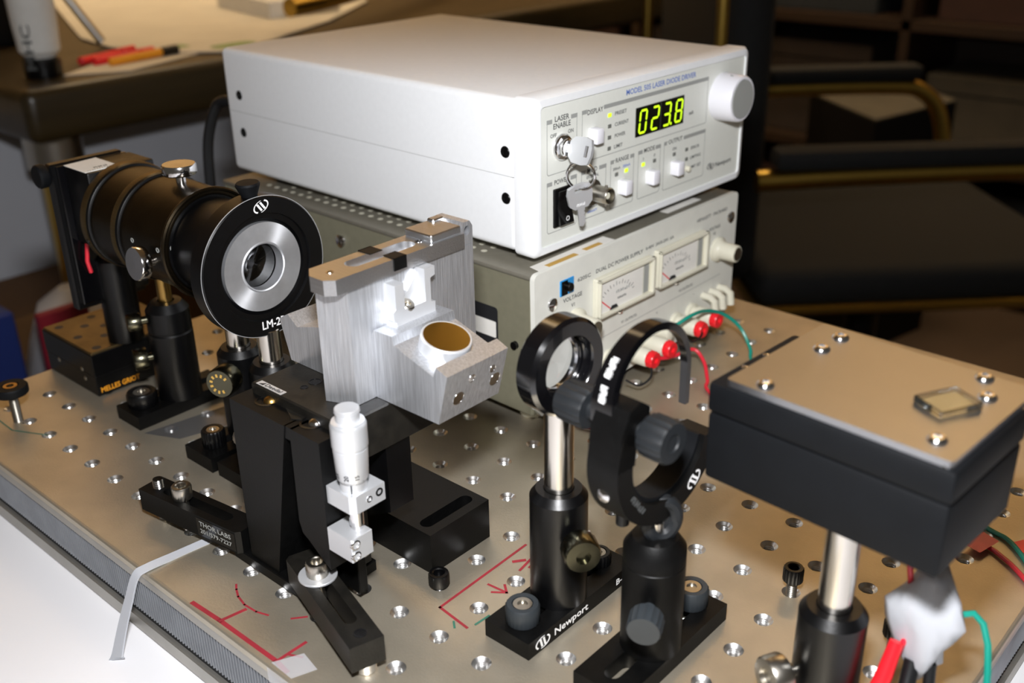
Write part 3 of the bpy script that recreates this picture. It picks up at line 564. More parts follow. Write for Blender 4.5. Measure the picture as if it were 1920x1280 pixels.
part('clamp_knob', MB().lathe(cc+SY*-18.6+Vector((0, 0, 15.4)), -AX, [(4.2, 0), (4.2, 8), (7.6, 8.4), (8.4, 9.4), (8.4, 20), (7.6, 21.5), (0.01, 21.5)], 36, knurl={3: .8, 4: .8}), 'knob_dark', bd, 'black ribbed knob', world=True)
part('clamp_knob', MB().lathe(cc+SY*30.5+Vector((0, 0, -14)), AX, [(5.4, 0), (6, 1), (6, 11), (5.4, 12), (0.01, 12)], 36, knurl={1: .6, 2: .6}), 'black_rubber', bd, 'black ribbed knob', world=True)
hc = Vector((68.5, 48.6, 124.2)); hr = 24.4; vs = []; fs = []; N = 48
for i in range(N+1):
    k = i/N; q = math.radians(192-(192)*min(1, i/40)); dz_ = -2.0*max(0, i-40); hw = 5.2-3.6*min(1, k*1.4); th = 1.9-.7*k
    e_ = SY*math.cos(q)+Vector((0, 0, 1))*math.sin(q)
    for dx, rr in ((-hw, hr-th), (hw, hr-th), (hw, hr+th), (-hw, hr+th)): vs.append(hc+AX*dx+e_*rr+Vector((0, 0, dz_)))
for i in range(N): fs += [[i*4+a_, i*4+(a_+1) % 4, i*4+4+(a_+1) % 4, i*4+4+a_] for a_ in range(4)]
fs += [[0, 1, 2, 3], [4*N+3, 4*N+2, 4*N+1, 4*N]]
hp = part('hoop', MB().add(vs, fs), 'black_gloss', t, world=True)
for an, s_, wd in ((165, 8, 6.8), (143, 9, 8.4)):
    q = math.radians(an); e_ = SY*math.cos(q)+Vector((0, 0, 1))*math.sin(q); tg = SY*math.sin(q)-Vector((0, 0, 1))*math.cos(q)
    strokes(hp, hc+e_*(hr+1.5)+AX*1.6, tg, -AX, s_, 3.0, wd, 'ink_white', True, .55)
# ---------------------------------------------------------------- detector box (front right)
t = thing('detector_box', 'matte black box with bright aluminium lid raised on a steel post', 'detector', (143, 68, 0))
ph = holder(t, 143.5, 66, 0.1, 52, 12.6); post(t, 143.5, 66, 43.1, 97.3)
part('thumbscrew', MB().lathe((143.5-9, 66-9, 22), (-0.45, -0.89, 0), [(2.6, 0), (2.6, 4), (7.8, 4.2), (8.2, 5), (8.2, 11), (7.4, 12), (4, 12.2), (3.6, 10.4), (0.01, 10.4)], 44, knurl={3: .3, 4: .3}), 'nickel', ph, 'knurled nickel thumbscrew', world=True)
RB = Matrix.Rotation(math.radians(-3.6), 3, 'Z'); OB = Vector((95.6, 47.4, 97)) 
mb = MB().box(0, 88.2, 0, 55, 0, 27, 1.6, 2); mb.move(OB, RB.to_quaternion()); bx_ = part('box_body', mb, 'black_rubber', t, world=True)
mb = MB().box(-.4, 88.6, -.4, 55.4, 27.3, 39, 1.6, 2); mb.move(OB, RB.to_quaternion()); part('box_cover', mb, 'black_rubber', t, world=True)
mb = MB().prism(rounded(6.0, 86.4, 1.0, 65.5, 1.6, 3), (0, 0, 39.05), (1, 0, 0), (0, 1, 0), (0, 0, 1), 2.6); mb.move(OB, RB.to_quaternion()); ld = part('lid_plate', mb, 'aluminium_lid', t, 'bright aluminium lid plate', world=True)
for lx, ly in ((17.5, 58), (17.5, 44.5), (18.5, 6), (70, 61.5), (76.5, 48.5), (77, 10.5)):
    mb = MB().lathe((lx, ly, 41.6), (0, 0, 1), [(3.3, 0), (3.1, .8), (2.2, 1.6), (1.2, 1.7), (0.9, 1.0), (0.01, 1.0)], 18); mb.move(OB, RB.to_quaternion()); part('lid_screw', mb, 'chrome', ld, world=True)
for lx, ly in ((3.2, 17), (3.0, 31), (84, 2.2)):
    mb = MB().lathe((lx, ly, 39), (0, 0, 1), [(1.4, 0), (1.3, .6), (0.01, .9)], 14); mb.move(OB, RB.to_quaternion()); part('cover_screw', mb, 'chrome', t, world=True)
mb = MB().box(-6.5, 6.5, -8.5, 8.5, 0, 2.6, .25); mb.move((0, 0, 0), Matrix.Rotation(math.radians(-28), 3, 'Z').to_quaternion()); mb.move(OB+RB @ Vector((69.5, 34, 41.75)))
solo('glass_chip', mb, 'glass', 'small square of clear glass lying on the aluminium lid', 'glass')
# wrapped lead junction below the detector
mb = MB(); vs = []; fs = []; wc = Vector((170.5, 84, 46))
rings_ = [(26, 3.5), (21, 6), (15, 10), (8, 12.5), (0, 11), (-8, 9.5), (-15, 8), (-20, 5)]; NS = 18
for k, (h_, r_) in enumerate(rings_):
    for i in range(NS):
        q = 2*math.pi*i/NS; rr = r_*(1+.22*math.sin(3*q+k*.9)+.10*math.sin(5*q-k))
        zz = h_+(2.5*math.sin(2*q+.6) if k in (0, 7) else 0)
        vs.append(wc+Vector((rr*math.cos(q), rr*math.sin(q)*.75, zz)))
for k in range(len(rings_)-1): fs += [[k*NS+i, k*NS+(i+1) % NS, (k+1)*NS+(i+1) % NS, (k+1)*NS+i] for i in range(NS)]
fs += [list(range(NS)), [(len(rings_)-1)*NS+i for i in range(NS)][::-1]]
jw = thing('wrapped_lead_joint', 'milky tape wrapped joint of red and black leads hanging under the detector box', 'cable', (170, 84, 0))
part('tape_wrap', MB().add(vs, fs), 'milky', jw, world=True, smooth=170)
part('red_lead', MB().tube([(160, 74, 96.5), (162, 77, 84), (163.5, 80, 70), (165, 83, 55), (166, 80, 40), (165, 75, 30)], 1.1, 8), 'red_wire', jw, 'red lead', world=True)
part('red_probe', MB().tube([(164.5, 76, 40), (164, 70, 28), (162, 62, 14), (160, 52, 3.5)], [2.6, 3.2, 3.2, 3.2], 12), 'red_plastic', jw, 'red plastic test lead', world=True)
part('black_lead', MB().tube([(170, 80, 32), (171, 74, 20), (170, 64, 8), (168, 52, 3.4)], 3.0, 12), 'black_wire', jw, 'black test lead', world=True)
part('black_lead', MB().tube([(176, 82, 32), (178, 78, 20), (179, 70, 8), (180, 58, 2.8)], 2.2, 12), 'black_wire', jw, 'thin black lead', world=True)
part('red_lead', MB().tube([(170, 76, 18), (174, 72, 8), (178, 66, 1.6), (181, 60, 1.4)], 1.0, 8), 'red_wire', jw, 'red lead', world=True)
part('green_lead', MB().tube([Vector(q) for q in ((176, 88, 46), (180, 92, 50.5), (184, 94, 52), (188, 93, 50), (191.5, 90.5, 44), (194, 87, 36), (196, 84, 26), (197.5, 80, 12), (198.5, 75, -4), (199.5, 69, -20), (200.5, 62, -38))], 1.3, 8), 'green_wire', jw, 'green lead', world=True)
# ================================================================ vertical translation stage (centre left)
t = thing('translation_stage', 'tall black vertical translation stage with silver micrometer', 'stage', (-75, -5, 0))
ft = part('foot', MB().box(-116, -55.4, -23.5, 14, 0.1, 6.0, .5), 'black_matte', t, world=True)
part('foot_boss', MB().cyl((-64, 3, 6), (0, 0, 1), 8.4, 6, 32, .6), 'black_matte', t, world=True)
colm = part('column', MB().box(-103, -41.4, -8, -3, 6, 90, .4), 'black_matte', t, world=True)
part('gusset', MB().prism([(-103, 6), (-82, 6), (-63.6, 90), (-103, 90)], (0, -22, 0), (1, 0, 0), (0, 0, 1), (0, 1, 0), 14.2), 'black_matte', colm, world=True)
part('top_web', MB().prism([(-64.5, 84), (-59, 84), (-59, 90), (-64.5, 90)], (0, -21.6, 0), (1, 0, 0), (0, 0, 1), (0, 1, 0), 13.8), 'black_matte', colm, world=True)
pk = [(-60.5, 90), (-61.2, 44), (-59.5, 38.5), (-55, 36), (-47, 30), (-42, 27), (-41.3, 90)]
part('front_rib', MB().prism(pk, (0, -21.8, 0), (1, 0, 0), (0, 0, 1), (0, 1, 0), 14), 'black_matte', colm, world=True)
for x in (-88, -57): 
    s_ = part('guide_screw', MB().lathe((x, -12.6, 89.4), (0, 0, 1), [(5.4, 0), (5.4, .8), (4.4, 1.0), (4.1, .2), (0.01, .2)], 28), 'black', t, world=True)
    part('screw_head', MB().lathe((x+1.5, -11.5, 89.6), (0, 0, 1), [(3.6, 0), (3.2, 1.5), (1.8, 2.7), (0.01, 3.0)], 20), 'chrome' if x > -70 else 'brass', s_, world=True)
part('top_gib', MB().prism([(-80, -10), (-66, -16.5), (-62, -14), (-63.5, -10), (-73, -5), (-80, -5)], (0, 0, 89.9), (1, 0, 0), (0, 1, 0), (0, 0, 1), .7), 'black_worn', t, world=True)
cr = part('carriage', MB().box(-100, -38, -12, 40, 74, 95, .7).box(-98, -56, -2.8, 12, 6.1, 74, .5), 'black_worn', t, world=True)
part('carriage_gusset', MB().prism([(-40, 74), (-40, 40), (-70, 24), (-98, 24), (-98, 74)], (0, 12, 0), (1, 0, 0), (0, 0, 1), (0, 1, 0), 14), 'black', cr, world=True)
lb = part('maker_label', MB().prism([(-97.2, -11.2), (-79.6, -11.2), (-79.6, -7.9), (-97.2, -7.9)], (0, 0, 95), (1, 0, 0), (0, 1, 0), (0, 0, 1), .15), 'aluminium_sat', cr, world=True)
text('Daedal', lb, (-86.5, -10.5, 95.12), (1, 0, 0), (0, 1, 0), 2.1, 'ink_black', 11, world=True); part('maker_triangle', MB().prism([(-96, -10.6), (-93, -10.6), (-93, -8.4)], (0, 0, 95.15), (1, 0, 0), (0, 1, 0), (0, 0, 1), .1), 'ink_black', lb, world=True)
for x, y, r_ in ((-78, 6.5, 2.6), (-77.5, 0, 1.4), (-95, 20, 2.6)): part('tapped_hole', MB().ring((x, y, 95), (0, 0, 1), r_+.4, r_, .25, 20).cyl((x, y, 95), (0, 0, 1), r_, .08, 20), 'black_gloss', cr, world=True)
# micrometer
mc = Vector((-31.3, -13.8, 0))
ub = part('upper_block', MB().prism([(-41.2, -20.4), (-27.2, -20.4), (-24.9, -18.2), (-24.9, -2.8), (-41.2, -2.8)], (0, 0, 61.2), (1, 0, 0), (0, 1, 0), (0, 0, 1), 8.4), 'aluminium_sat', t, 'satin aluminium block', world=True)
for y, z, r_, m_ in ((-6, 66.2, 1.9, 'black'), (-11.5, 65.4, 1.5, 'chrome')): part('block_screw', MB().lathe((-24.9, y, z), (1, 0, 0), [(r_, -1), (r_, .25), (r_*.6, .3), (r_*.5, -.4), (0.01, -.4)], 16), m_, ub, world=True)
lbk = part('lower_block', MB().box(-41.1, -25.6, -22.3, -10.8, 38.5, 50, .25), 'aluminium_sat', t, 'satin aluminium block', world=True)
for z in (41.4, 47): part('block_screw', MB().lathe((-25.6, -20.2, z), (1, 0, 0), [(2.3, -1), (2.3, .5), (1.7, .6), (1.4, -.6), (0.01, -.6)], 20), 'chrome', lbk, world=True)
part('stop_pin', MB().lathe((-30, -13.6, 38.6), (0, 0, -1), [(3, 0), (3, 1.6), (2, 2.4), (0.01, 2.4)], 16), 'chrome', lbk, world=True)
mi = part('micrometer_spindle', MB().lathe(mc, (0, 0, 1), [(2.6, 50), (2.6, 51.4), (2.2, 51.8), (3.2, 52), (3.2, 61.4)], 24), 'chrome', t, world=True)
part('micrometer_sleeve', MB().cyl(mc+Vector((0, 0, 69)), (0, 0, 1), 5.6, 8, 36), 'aluminium_sat', t, world=True)
th_ = part('micrometer_thimble', MB().lathe(mc, (0, 0, 1), [(5.7, 73.6), (6.6, 75.6), (7.2, 88.6), (7.2, 89)], 48), 'aluminium_sat', t, world=True)
gp = []; kn_ = {}
for i in range(15): gp.append((7.5 if 0 < i < 14 else 7.0, 89+11.6*i/14)); kn_[i] = .22
part('knurled_grip', MB().lathe(mc, (0, 0, 1), gp, 84, knurl=kn_, diamond=True), 'aluminium_sat', th_, world=True)
part('ratchet_stop', MB().lathe(mc, (0, 0, 1), [(6.6, 100.7), (6.8, 101.2), (5.0, 101.5), (4.9, 104.6), (5.3, 105.2), (5.1, 106.6), (4.7, 106.9)], 36), 'aluminium_sat', th_, world=True)
mb = MB()
for i in range(50):
    q = 2*math.pi*i/50; e_ = Vector((math.cos(q), math.sin(q), 0)); tg = Vector((-e_.y, e_.x, 0)); up = (e_*.9+Vector((0, 0, 2))).normalized()
    hgt = 2.2 if i % 5 == 0 else 1.4
    mb.prism([(-.07, 0), (.07, 0), (.07, hgt), (-.07, hgt)], mc+e_*5.78+Vector((0, 0, 73.7)), tg, up, e_, .05)
part('scale_marks', mb, 'ink_black', th_, world=True)
for an, s_ in ((-60, '20'), (-100, '25'), (-22, '15')):
    q = math.radians(an); e_ = Vector((math.cos(q), math.sin(q), 0)); tg = Vector((-e_.y, e_.x, 0))
    text(s_, th_, mc+e_*6.72+Vector((0, 0, 77.6))+tg*.7, Vector((0, 0, 1)), -tg, 1.9, 'ink_black', lift=.05, world=True)
mb = MB()
for i in range(9): mb.box(mc.x+5.35*math.cos(-.85)-.02, mc.x+5.35*math.cos(-.85)+.5, mc.y+5.5*math.sin(-.85)-.4, mc.y+5.5*math.sin(-.85)+.4, 70+i*.5, 70.12+i*.5)
part('sleeve_marks', mb, 'ink_black', t, world=True)
part('lock_knob', MB().lathe((-103, -12, 64), (-1, 0, -.15), [(2, 0), (2, 3), (4.4, 3.2), (4.8, 4), (4.8, 11), (4, 12), (0.01, 12)], 36, knurl={3: .3, 4: .3}), 'nickel', t, 'knurled nickel knob', world=True)
part('lock_knob', MB().lathe((-103, -10, 45), (-1, 0, -.1), [(2, 0), (2, 2), (5.6, 2.2), (6, 3), (6, 9), (5, 10), (0.01, 10)], 36, knurl={3: .3, 4: .3}), 'black_rubber', t, 'black knob', world=True)
# slotted block beside it
t = thing('slotted_base_block', 'thick dusty black block with one long slot beside the translation stage', 'base block', (-74, 48, 0))
part('block', plate([(-115, 28.4), (-33, 28.4), (-33, 67.9), (-115, 67.9)], [slot(-45.2, -38.2, 31.5, 64), slot(-110, -103, 31.5, 64)], (0, 0, .1), (1, 0, 0), (0, 1, 0), (0, 0, 1), 21.6), 'black_matte', t, world=True)
part('block_floor', MB().box(-114, -34, 29, 67, 0.2, 7), 'black_matte', t, world=True)
# ================================================================ aluminium grating mount on the stage
t = thing('grating_mount', 'machined bare aluminium grating mount with upright plate standing on the black stage', 'optic mount', (-46, 38, 95.2))
Z0 = 95.2
part('upright_plate', MB().prism([(-63.5, 0.8), (-60, -2), (-50, 2.2), (-46.2, 3.6), (-46.2, 76.5), (-63.5, 76.5)], (0, 0, Z0), (1, 0, 0), (0, 1, 0), (0, 0, 1), 52.6), 'aluminium', t, world=True)
fb = part('front_block', MB().prism([(-46.1, Z0), (-8.4, Z0), (-2.4, 118.4), (-8.5, 120.9), (-10.2, 116.2), (-32.8, 123.2), (-33.6, 127), (-45, 126.6), (-46.1, 124.6)], (0, 14.3, 0), (1, 0, 0), (0, 0, 1), (0, 1, 0), 36), 'aluminium', t, world=True)
nv = Vector((23.2, 0, -6)).normalized(); uv_ = Vector((6, 0, 23.2)).normalized()
for y, s_, r_ in ((24.5, 9.2, 3.0), (46.2, 9.8, 3.0), (30.8, 16.8, 1.7), (43.4, 16.4, 1.7)):
    o_ = Vector((-8.4, y-.7, Z0))+uv_*s_
    part('bored_hole', MB().lathe(o_, nv, [(r_+.25, .02), (r_+.2, .12), (r_, .1), (r_-.2, -2.5), (0.01, -2.5)], 22) , 'chrome', fb, world=True)
rv = Vector((-22.6, 0, 7.0)).normalized(); rn = Vector((7.0, 0, 22.6)).normalized(); mcn = Vector((-20.8, 31.2, 119.4))
mr = part('mirror_cell', MB().lathe(mcn, rn, [(10.9, 0), (10.9, 6.0), (10.5, 6.5), (9.9, 6.5), (9.9, 6.2), (0.01, 6.2)], 56), 'aluminium_sat', t, 'round aluminium mirror cell', world=True)
part('gold_mirror', MB().cyl(mcn+rn*6.2, rn, 9.85, .25, 56), 'gold_mirror', mr, 'gold coated round mirror', world=True)
part('rear_block', MB().prism([(-63.4, Z0), (-104, Z0), (-109.5, 114.6), (-103, 118.4), (-97, 113.6), (-75, 119.8), (-63.4, 120.5)], (0, 13.5, 0), (1, 0, 0), (0, 0, 1), (0, 1, 0), 36), 'aluminium', t, world=True)
part('rear_screw', MB().lathe((-80, 24, 117.2), (-.2, 0, 1), [(4.4, 0), (4.4, 4.6), (3.8, 5.2), (2.2, 5.2), (2, 3), (0.01, 3)], 24), 'chrome', t, world=True)
ZC = Z0+52.7
cv = part('cover_plate', plate([(-62.5, -2), (-56, -7), (-47.5, -7), (-44, -3.5), (-44, 69), (-62.5, 69)], [slot(-57.5, -49.5, 10, 47)], (0, 0, ZC), (1, 0, 0), (0, 1, 0), (0, 0, 1), 6.6), 'aluminium_b', t, world=True)
part('slot_floor', MB().box(-59, -48, 9, 48, ZC-.02, ZC+2.2), 'aluminium_sat', cv, world=True)
part('amber_strip', MB().box(-54, -52, 14, 36, ZC+2.2, ZC+2.6), 'brass', cv, world=True)
part('raised_lug', MB().box(-62.4, -45.6, 50.5, 68.8, ZC+6.6, ZC+10, .5), 'aluminium_b', cv, world=True)
part('lug_step', MB().box(-62.4, -58, 64, 71, ZC+8, ZC+11.2, .6), 'aluminium_b', cv, world=True)
er = part('hinge_ear', plate([(69.5, 0), (76.5, 0), (76.5, 8), (74.8, 10.6), (71, 10.6), (69.5, 8)], [[(73+1.8*math.cos(2*math.pi*i/14), 6.5+2.2*math.sin(2*math.pi*i/14)) for i in range(14)]], (-63.5, 0, ZC), (0, 1, 0), (0, 0, 1), (1, 0, 0), 17.3), 'aluminium', t, world=True)
for y in (1, 53): 
    if y < 50: part('cover_screw', MB().lathe((-53, y, ZC+6.6), (0, 0, 1), [(1.8, 0), (1.7, .2), (1, .2), (.9, -.4), (0.01, -.4)], 16), 'chrome', cv, world=True)
part('cover_screw', MB().lathe((-52, 49, ZC+6.6), (0, 0, 1), [(1.8, 0), (1.7, .2), (1, .2), (.9, -.4), (0.01, -.4)], 16), 'chrome', cv, world=True)
part('black_tape', MB().box(-63.2, -55.5, 24.5, 31.5, ZC+6.62, ZC+6.9).box(-63.3, -62.6, 24.5, 31.5, ZC+1, ZC+6.9), 'black_matte', cv, world=True); part('black_tape', MB().box(-50.5, -43.4, 27, 34, ZC+6.62, ZC+6.9).box(-43.9, -43.5, 27, 34, ZC+1.4, ZC+6.9), 'black_matte', cv, world=True)
xf = -46.2
yk = part('flexure_yoke', MB().prism([(22.5, 118.5), (23, 130), (21.6, 131), (21.6, 135), (23, 136), (23, 146.5), (28, 146.5), (28, 134.5), (40, 134.5), (40, 149), (46, 149), (46, 145), (43.2, 144.2), (43.2, 133.5), (45.5, 133), (45.5, 127.6), (42.5, 126.2)], (xf, 0, -1.6), (0, 1, 0), (0, 0, 1), (1, 0, 0), 6.5), 'aluminium_sat', t, world=True)
part('yoke_web', MB().prism([(28, 133.5), (40, 133.5), (40, 147)], (xf, 0, -1.6), (0, 1, 0), (0, 0, 1), (1, 0, 0), 2.0), 'aluminium_sat', yk, world=True)
part('yoke_screw', MB().lathe((xf+2.8, 31.5, 131.5), (.6, 0, 1), [(3.4, 0), (3.4, 2.6), (2.8, 3.2), (1.6, 3.2), (1.4, 1.6), (0.01, 1.6)], 22), 'nickel', yk, world=True)
part('yoke_pin', MB().cyl((xf+3.4, 28, 112), (0, 0, 1), 1.2, 8, 12).cyl((xf+3.4, 40, 116), (0, 0, 1), 1.2, 8, 12), 'chrome', yk, world=True)
# ================================================================ table clamps
def clamp(lb, a, b, wd, z0, z1, scr, slot_, washer, foot, txt):
    a = Vector(a); b = Vector(b); L = (b-a).length; ang = math.degrees(math.atan2(b.y-a.y, b.x-a.x))
    t = thing('table_clamp', lb, 'clamp', (a.x, a.y, 0), ang, group='slotted clamps beside the stage')
    h = wd/2
    br = part('clamp_bar', plate([(0, -h), (L-2, -h), (L, -h+2), (L, h-2), (L-2, h), (0, h)], [slot(slot_[0], slot_[1], -2.9, 2.9)], (0, 0, z0), (1, 0, 0), (0, 1, 0), (0, 0, 1), z1-z0), 'black_worn' if washer else 'black_matte', t)
    zz = z1
    if washer: part('washer', MB().ring((scr, 0, z1+.1), (0, 0, 1), 8.6, 3.1, 1.1, 40, .2), 'aluminium_sat', t, 'silver washer'); zz = z1+1.2
    s_ = part('clamp_screw', capscrew(MB(), (scr, 0, zz), (0, 0, 1), 5, 7), 'nickel', t, 'silver socket head screw')
    part('screw_shank', MB().cyl((scr, 0, .1), (0, 0, 1), 2.6, zz-.1, 16), 'nickel', s_)
    f_ = MB(); thread(f_, (foot, 0, .1), (0, 0, 1), 2.9, z0-.1 if washer else z1+4.5, 1.0)
    part('levelling_screw', f_, 'chrome', t, 'threaded silver levelling screw')
    if washer: part('tapped_hole', MB().ring((foot, 0, z1), (0, 0, 1), 2.8, 2.2, .25, 20).cyl((foot, 0, z1), (0, 0, 1), 2.3, .1, 20), 'black_gloss', br); part('levelling_foot', MB().cyl((foot-.5, -1, .05), (0, 0, 1), 4.6, z0-.4, 24, .5), 'chrome', t)
    if txt:
        pl_ = part('name_plate', MB().prism([(L-29, z0+1), (L-2.5, z0+1), (L-2.5, z1-1.2), (L-29, z1-1.2)], (0, -h, 0), (1, 0, 0), (0, 0, 1), (0, -1, 0), .15), 'black_gloss', t)
        text('THOR LABS', pl_, (L-16, -h-.15, z1-5.2), (1, 0, 0), (0, 0, 1), 2.6, 'ink_grey', 22); text('201/579-7227', pl_, (L-16, -h-.15, z1-9.2), (1, 0, 0), (0, 0, 1), 2.4, 'ink_grey', 22)
clamp('worn black slotted clamp with silver washer nearest the front edge', (-3.6, -36), (-72.5, -15.6), 15.2, 6.1, 18.6, 51, (14, 62), True, 6.5, False)
clamp('black slotted clamp with a maker plate reaching left of the stage', (-179, -28.2), (-108, -18.6), 14.2, 6.1, 18.2, 25, (12, 60), False, 7, True)
# ================================================================ left optics row
# black stage with orange lettering
t = thing('flat_stage', 'low black stage plate with orange lettering at the left end of the breadboard', 'stage', (-353, 50, 0))
part('stage_base', MB().box(-385, -321.2, 18.2, 84, .1, 14, .6), 'black', t, world=True)
tp = part('stage_top', MB().box(-384.5, -321.4, 18.6, 83, 14.4, 30, .6), 'bronze', t, world=True)
part('stage_skirt', MB().box(-385.2, -321, 18, 84.2, 13.6, 28.6, .4), 'black', t, world=True)
for x, y in ((-376, 25.5), (-351.5, 25.8), (-327.5, 25.5), (-365, 37.5), (-341, 38.5), (-356, 46.5), (-376, 48), (-351, 60), (-372, 66), (-335, 60)): part('tapped_hole', MB().cyl((x, y, 29.95), (0, 0, 1), 2.8, .12, 20), 'ink_black', tp, world=True)
text('MELLES GRIOT', t, (-320.95, 33.4, 2.6), (0, 1, 0), (0, 0, 1), 3.4, 'ink_orange', 26.5, world=True)
for x, z in ((-337, 15), (-335, 9), (-368, 12)): part('side_screw', MB().lathe((x, 18.1, z), (0, -1, 0), [(1.6, 0), (1.2, .5), (0.01, .6)], 14), 'nickel', t, world=True)
# camera head on its own holder above that stage
t = thing('camera_head', 'square black camera head with white label behind the isolator tube', 'camera', (-330, 44, 30.2))
ph = part('post_holder', MB().lathe((-327, 46, 0), (0, 0, 1), [(11, 30.2), (11, 84), (8.8, 87), (0.01, 87)], 40), 'black', t, world=True)
part('thumbscrew', MB().lathe((-327-8, 46-8, 60), (-.7, -.7, 0), [(2.4, 0), (2.4, 3), (5.4, 3.2), (5.8, 4), (5.8, 11), (5, 12), (0.01, 12)], 32, knurl={3: .3, 4: .3}), 'nickel', ph, 'knurled nickel thumbscrew', world=True)
post(t, -327, 46, 86, 102, 4, 'brass')
hd = part('camera_body', MB().box(-326, -299, 27, 69, 100, 146, 1.2, 2), 'black', t, world=True)
part('back_plate', MB().box(-336, -329, 20, 66, 56, 147, 1), 'black', t, world=True); part('edge_strip', MB().box(-329, -326, 23, 67, 60, 146, .4), 'black_gloss', t, world=True)
part('side_knob', MB().lathe((-333, 21, 141), (0, -1, 0), [(3, 0), (3, 2), (6.4, 2.4), (7, 3.4), (7, 7), (6, 8), (0.01, 8)], 36, knurl={3: .25, 4: .25}), 'black_rubber', t, world=True)
part('red_tag', MB().tube([(-322, 30, 99), (-322, 28, 88), (-324, 30, 80)], 1.2, 8), 'red_wire', t, world=True)
lbp = part('paper_label', MB().prism([(-326, 27), (-301, 27), (-303, 48), (-328, 48)], (0, 0, 146.05), (1, 0, 0), (0, 1, 0), (0, 0, 1), .25).prism([(-301, 27), (-301, 36), (-301.2, 48)], (0, 0, 146.05), (1, 0, 0), (0, 1, 0), (0, 0, 1), .25).box(-299, -298.6, 38, 48, 138, 146.3), 'paper', hd, 'white paper label', world=True)
strokes(lbp, (-306, 40, 146.3), (0, 1, 0), (-1, 0, 0), 6, 2.6, 9, 'ink_dark', True); strokes(lbp, (-302.6, 37, 146.3), (0, 1, 0), (-1, 0, 0), 10, 1.2, 15, 'ink_grey', True)
# isolator tube
t = thing('isolator_tube', 'dark metal isolator tube with knurled rings and two silver thumbscrews', 'optical tube', (-274, 47, 0))
base_plate(t, -287, -262.5, 12.2, 76); base_screw(t, -276.5, 24, 8.6, 9, 8.5, 'black')
ph = part('post_holder', MB().lathe((-272, 47, 0), (0, 0, 1), [(13, 8.6), (13, 50.5), (12.3, 51.4), (12.3, 52), (12.9, 52.6), (12.6, 65), (9, 69.6), (5, 70), (4.6, 66), (0.01, 66)], 48), 'black', t, world=True)
for z, r_ in ((36, 6.8), (60, 5.4)): part('thumbscrew', MB().lathe((-272-4, 47-11, z), (-.35, -.94, 0), [(2.4, 0), (2.4, 4), (r_-.4, 4.2), (r_, 5), (r_, 11), (r_-.8, 12), (0.01, 12)], 40, knurl={3: .25, 4: .25}), 'olive_metal', ph, 'knurled nickel thumbscrew', world=True)
post(t, -272, 47, 66, 89, 4.2, 'brass')
AXX = (1, 0, 0); o_ = Vector((0, 48, 118))
tb = part('tube_body', MB().lathe(o_, AXX, [(24, -298), (29.4, -297.6), (29.4, -214.6), (30.6, -214.4), (31, -213.6), (31, -212.4), (30.2, -211.6), (29.2, -211.8), (28.6, -213), (27.6, -213), (27.2, -212), (26.6, -213.2), (14, -216), (13.5, -240), (0.01, -240)], 72), 'tube_dark', t, world=True)
part('front_face', MB().ring((-214.4, 48, 118), AXX, 28.4, 12.4, 1.2, 64), 'black', tb, world=True)
part('front_tube', MB().lathe(o_, AXX, [(25.5, -213.4), (25.5, -178), (22.5, -178), (22.5, -213.4)], 64, closed=True), 'black', tb, world=True)
for x0, x1 in ((-297.5, -290.5), (-264.5, -258.8)):
    rr = part('knurled_ring', MB().lathe(o_, AXX, [(29.2, x0), (31.0, x0+.3), (31.4, x0+.9), (31.4, x1-1.1), (31.0, x1-.5)], 200, knurl={2: .45, 3: .45}), 'bronze', tb, world=True)
    part('ring_band', MB().lathe(o_, AXX, [(31.0, x1-.5), (30.6, x1+1.2), (29.3, x1+1.8)], 72), 'black', tb, world=True)
part('ring_hole', MB().cyl((-294, 48-31.2*.96, 118-31.2*.28), (0, -.96, -.28), 1.4, .4, 14), 'display_black', tb, world=True)
for o2, ax in (((-236, 48, 147), (0, 0, 1)), ((-227, 48-28.5, 113), (0, -1, .12))):
    part('thumbscrew', MB().lathe(o2, ax, [(2.6, -1), (2.6, 5.2), (8.6, 5.4), (9.2, 6.2), (9.2, 10.2), (8.6, 11), (0.01, 10.8)], 64, knurl={3: .3, 4: .3}), 'chrome', tb, 'knurled silver thumbscrew', world=True)
mb = MB()
for x in (-244, -219): mb.ring((x, 48-29.3, 121), (0, -1, 0), 1.4, .9, .25, 16)
part('alignment_mark', mb, 'ink_grey', tb, world=True)
part('face_mark', MB().ring((-213.1, 24.5, 122), AXX, 2.0, 1.5, .15, 18), 'ink_grey', tb, world=True)
# LM-2R lens mount
t = thing('large_lens_mount', 'large black lens mount ring with bright aluminium insert facing the grating mount', 'lens mount', (-172, 48, 0))
base_plate(t, -184.5, -160, 14, 88)
holder(t, -172, 48, 8.6, 61, 12.4); post(t, -172, 48, 52, 80)
o_ = Vector((0, 48, 115.2))
rg = part('mount_ring', MB().lathe(o_, AXX, [(26, -178), (36.6, -178), (37.4, -177), (37.4, -167.6), (36.6, -166.8), (28.6, -166.8), (28.2, -168.4), (25.4, -168.6), (24.6, -170.5), (23.6, -171), (23.6, -174), (26, -174)], 96, closed=True), 'black', t, world=True)
part('worn_edge', MB().ring((-167.75, 48, 115.2), AXX, 37.45, 37.0, .35, 96), 'aluminium_sat', rg, world=True)
part('lens_insert', MB().lathe(o_, AXX, [(23.5, -172), (23.5, -168.6), (13.4, -168.6), (12.8, -168.0), (12.2, -168.4), (12.0, -174.5), (13, -175), (23, -175)], 72, closed=True), 'aluminium_turned', rg, 'turned aluminium insert ring', world=True)
part('inner_lens', MB().lathe(o_, AXX, [(0.01, -178.5), (12, -176.5), (12, -175), (0.01, -173.4)], 40), 'lens', rg, world=True)
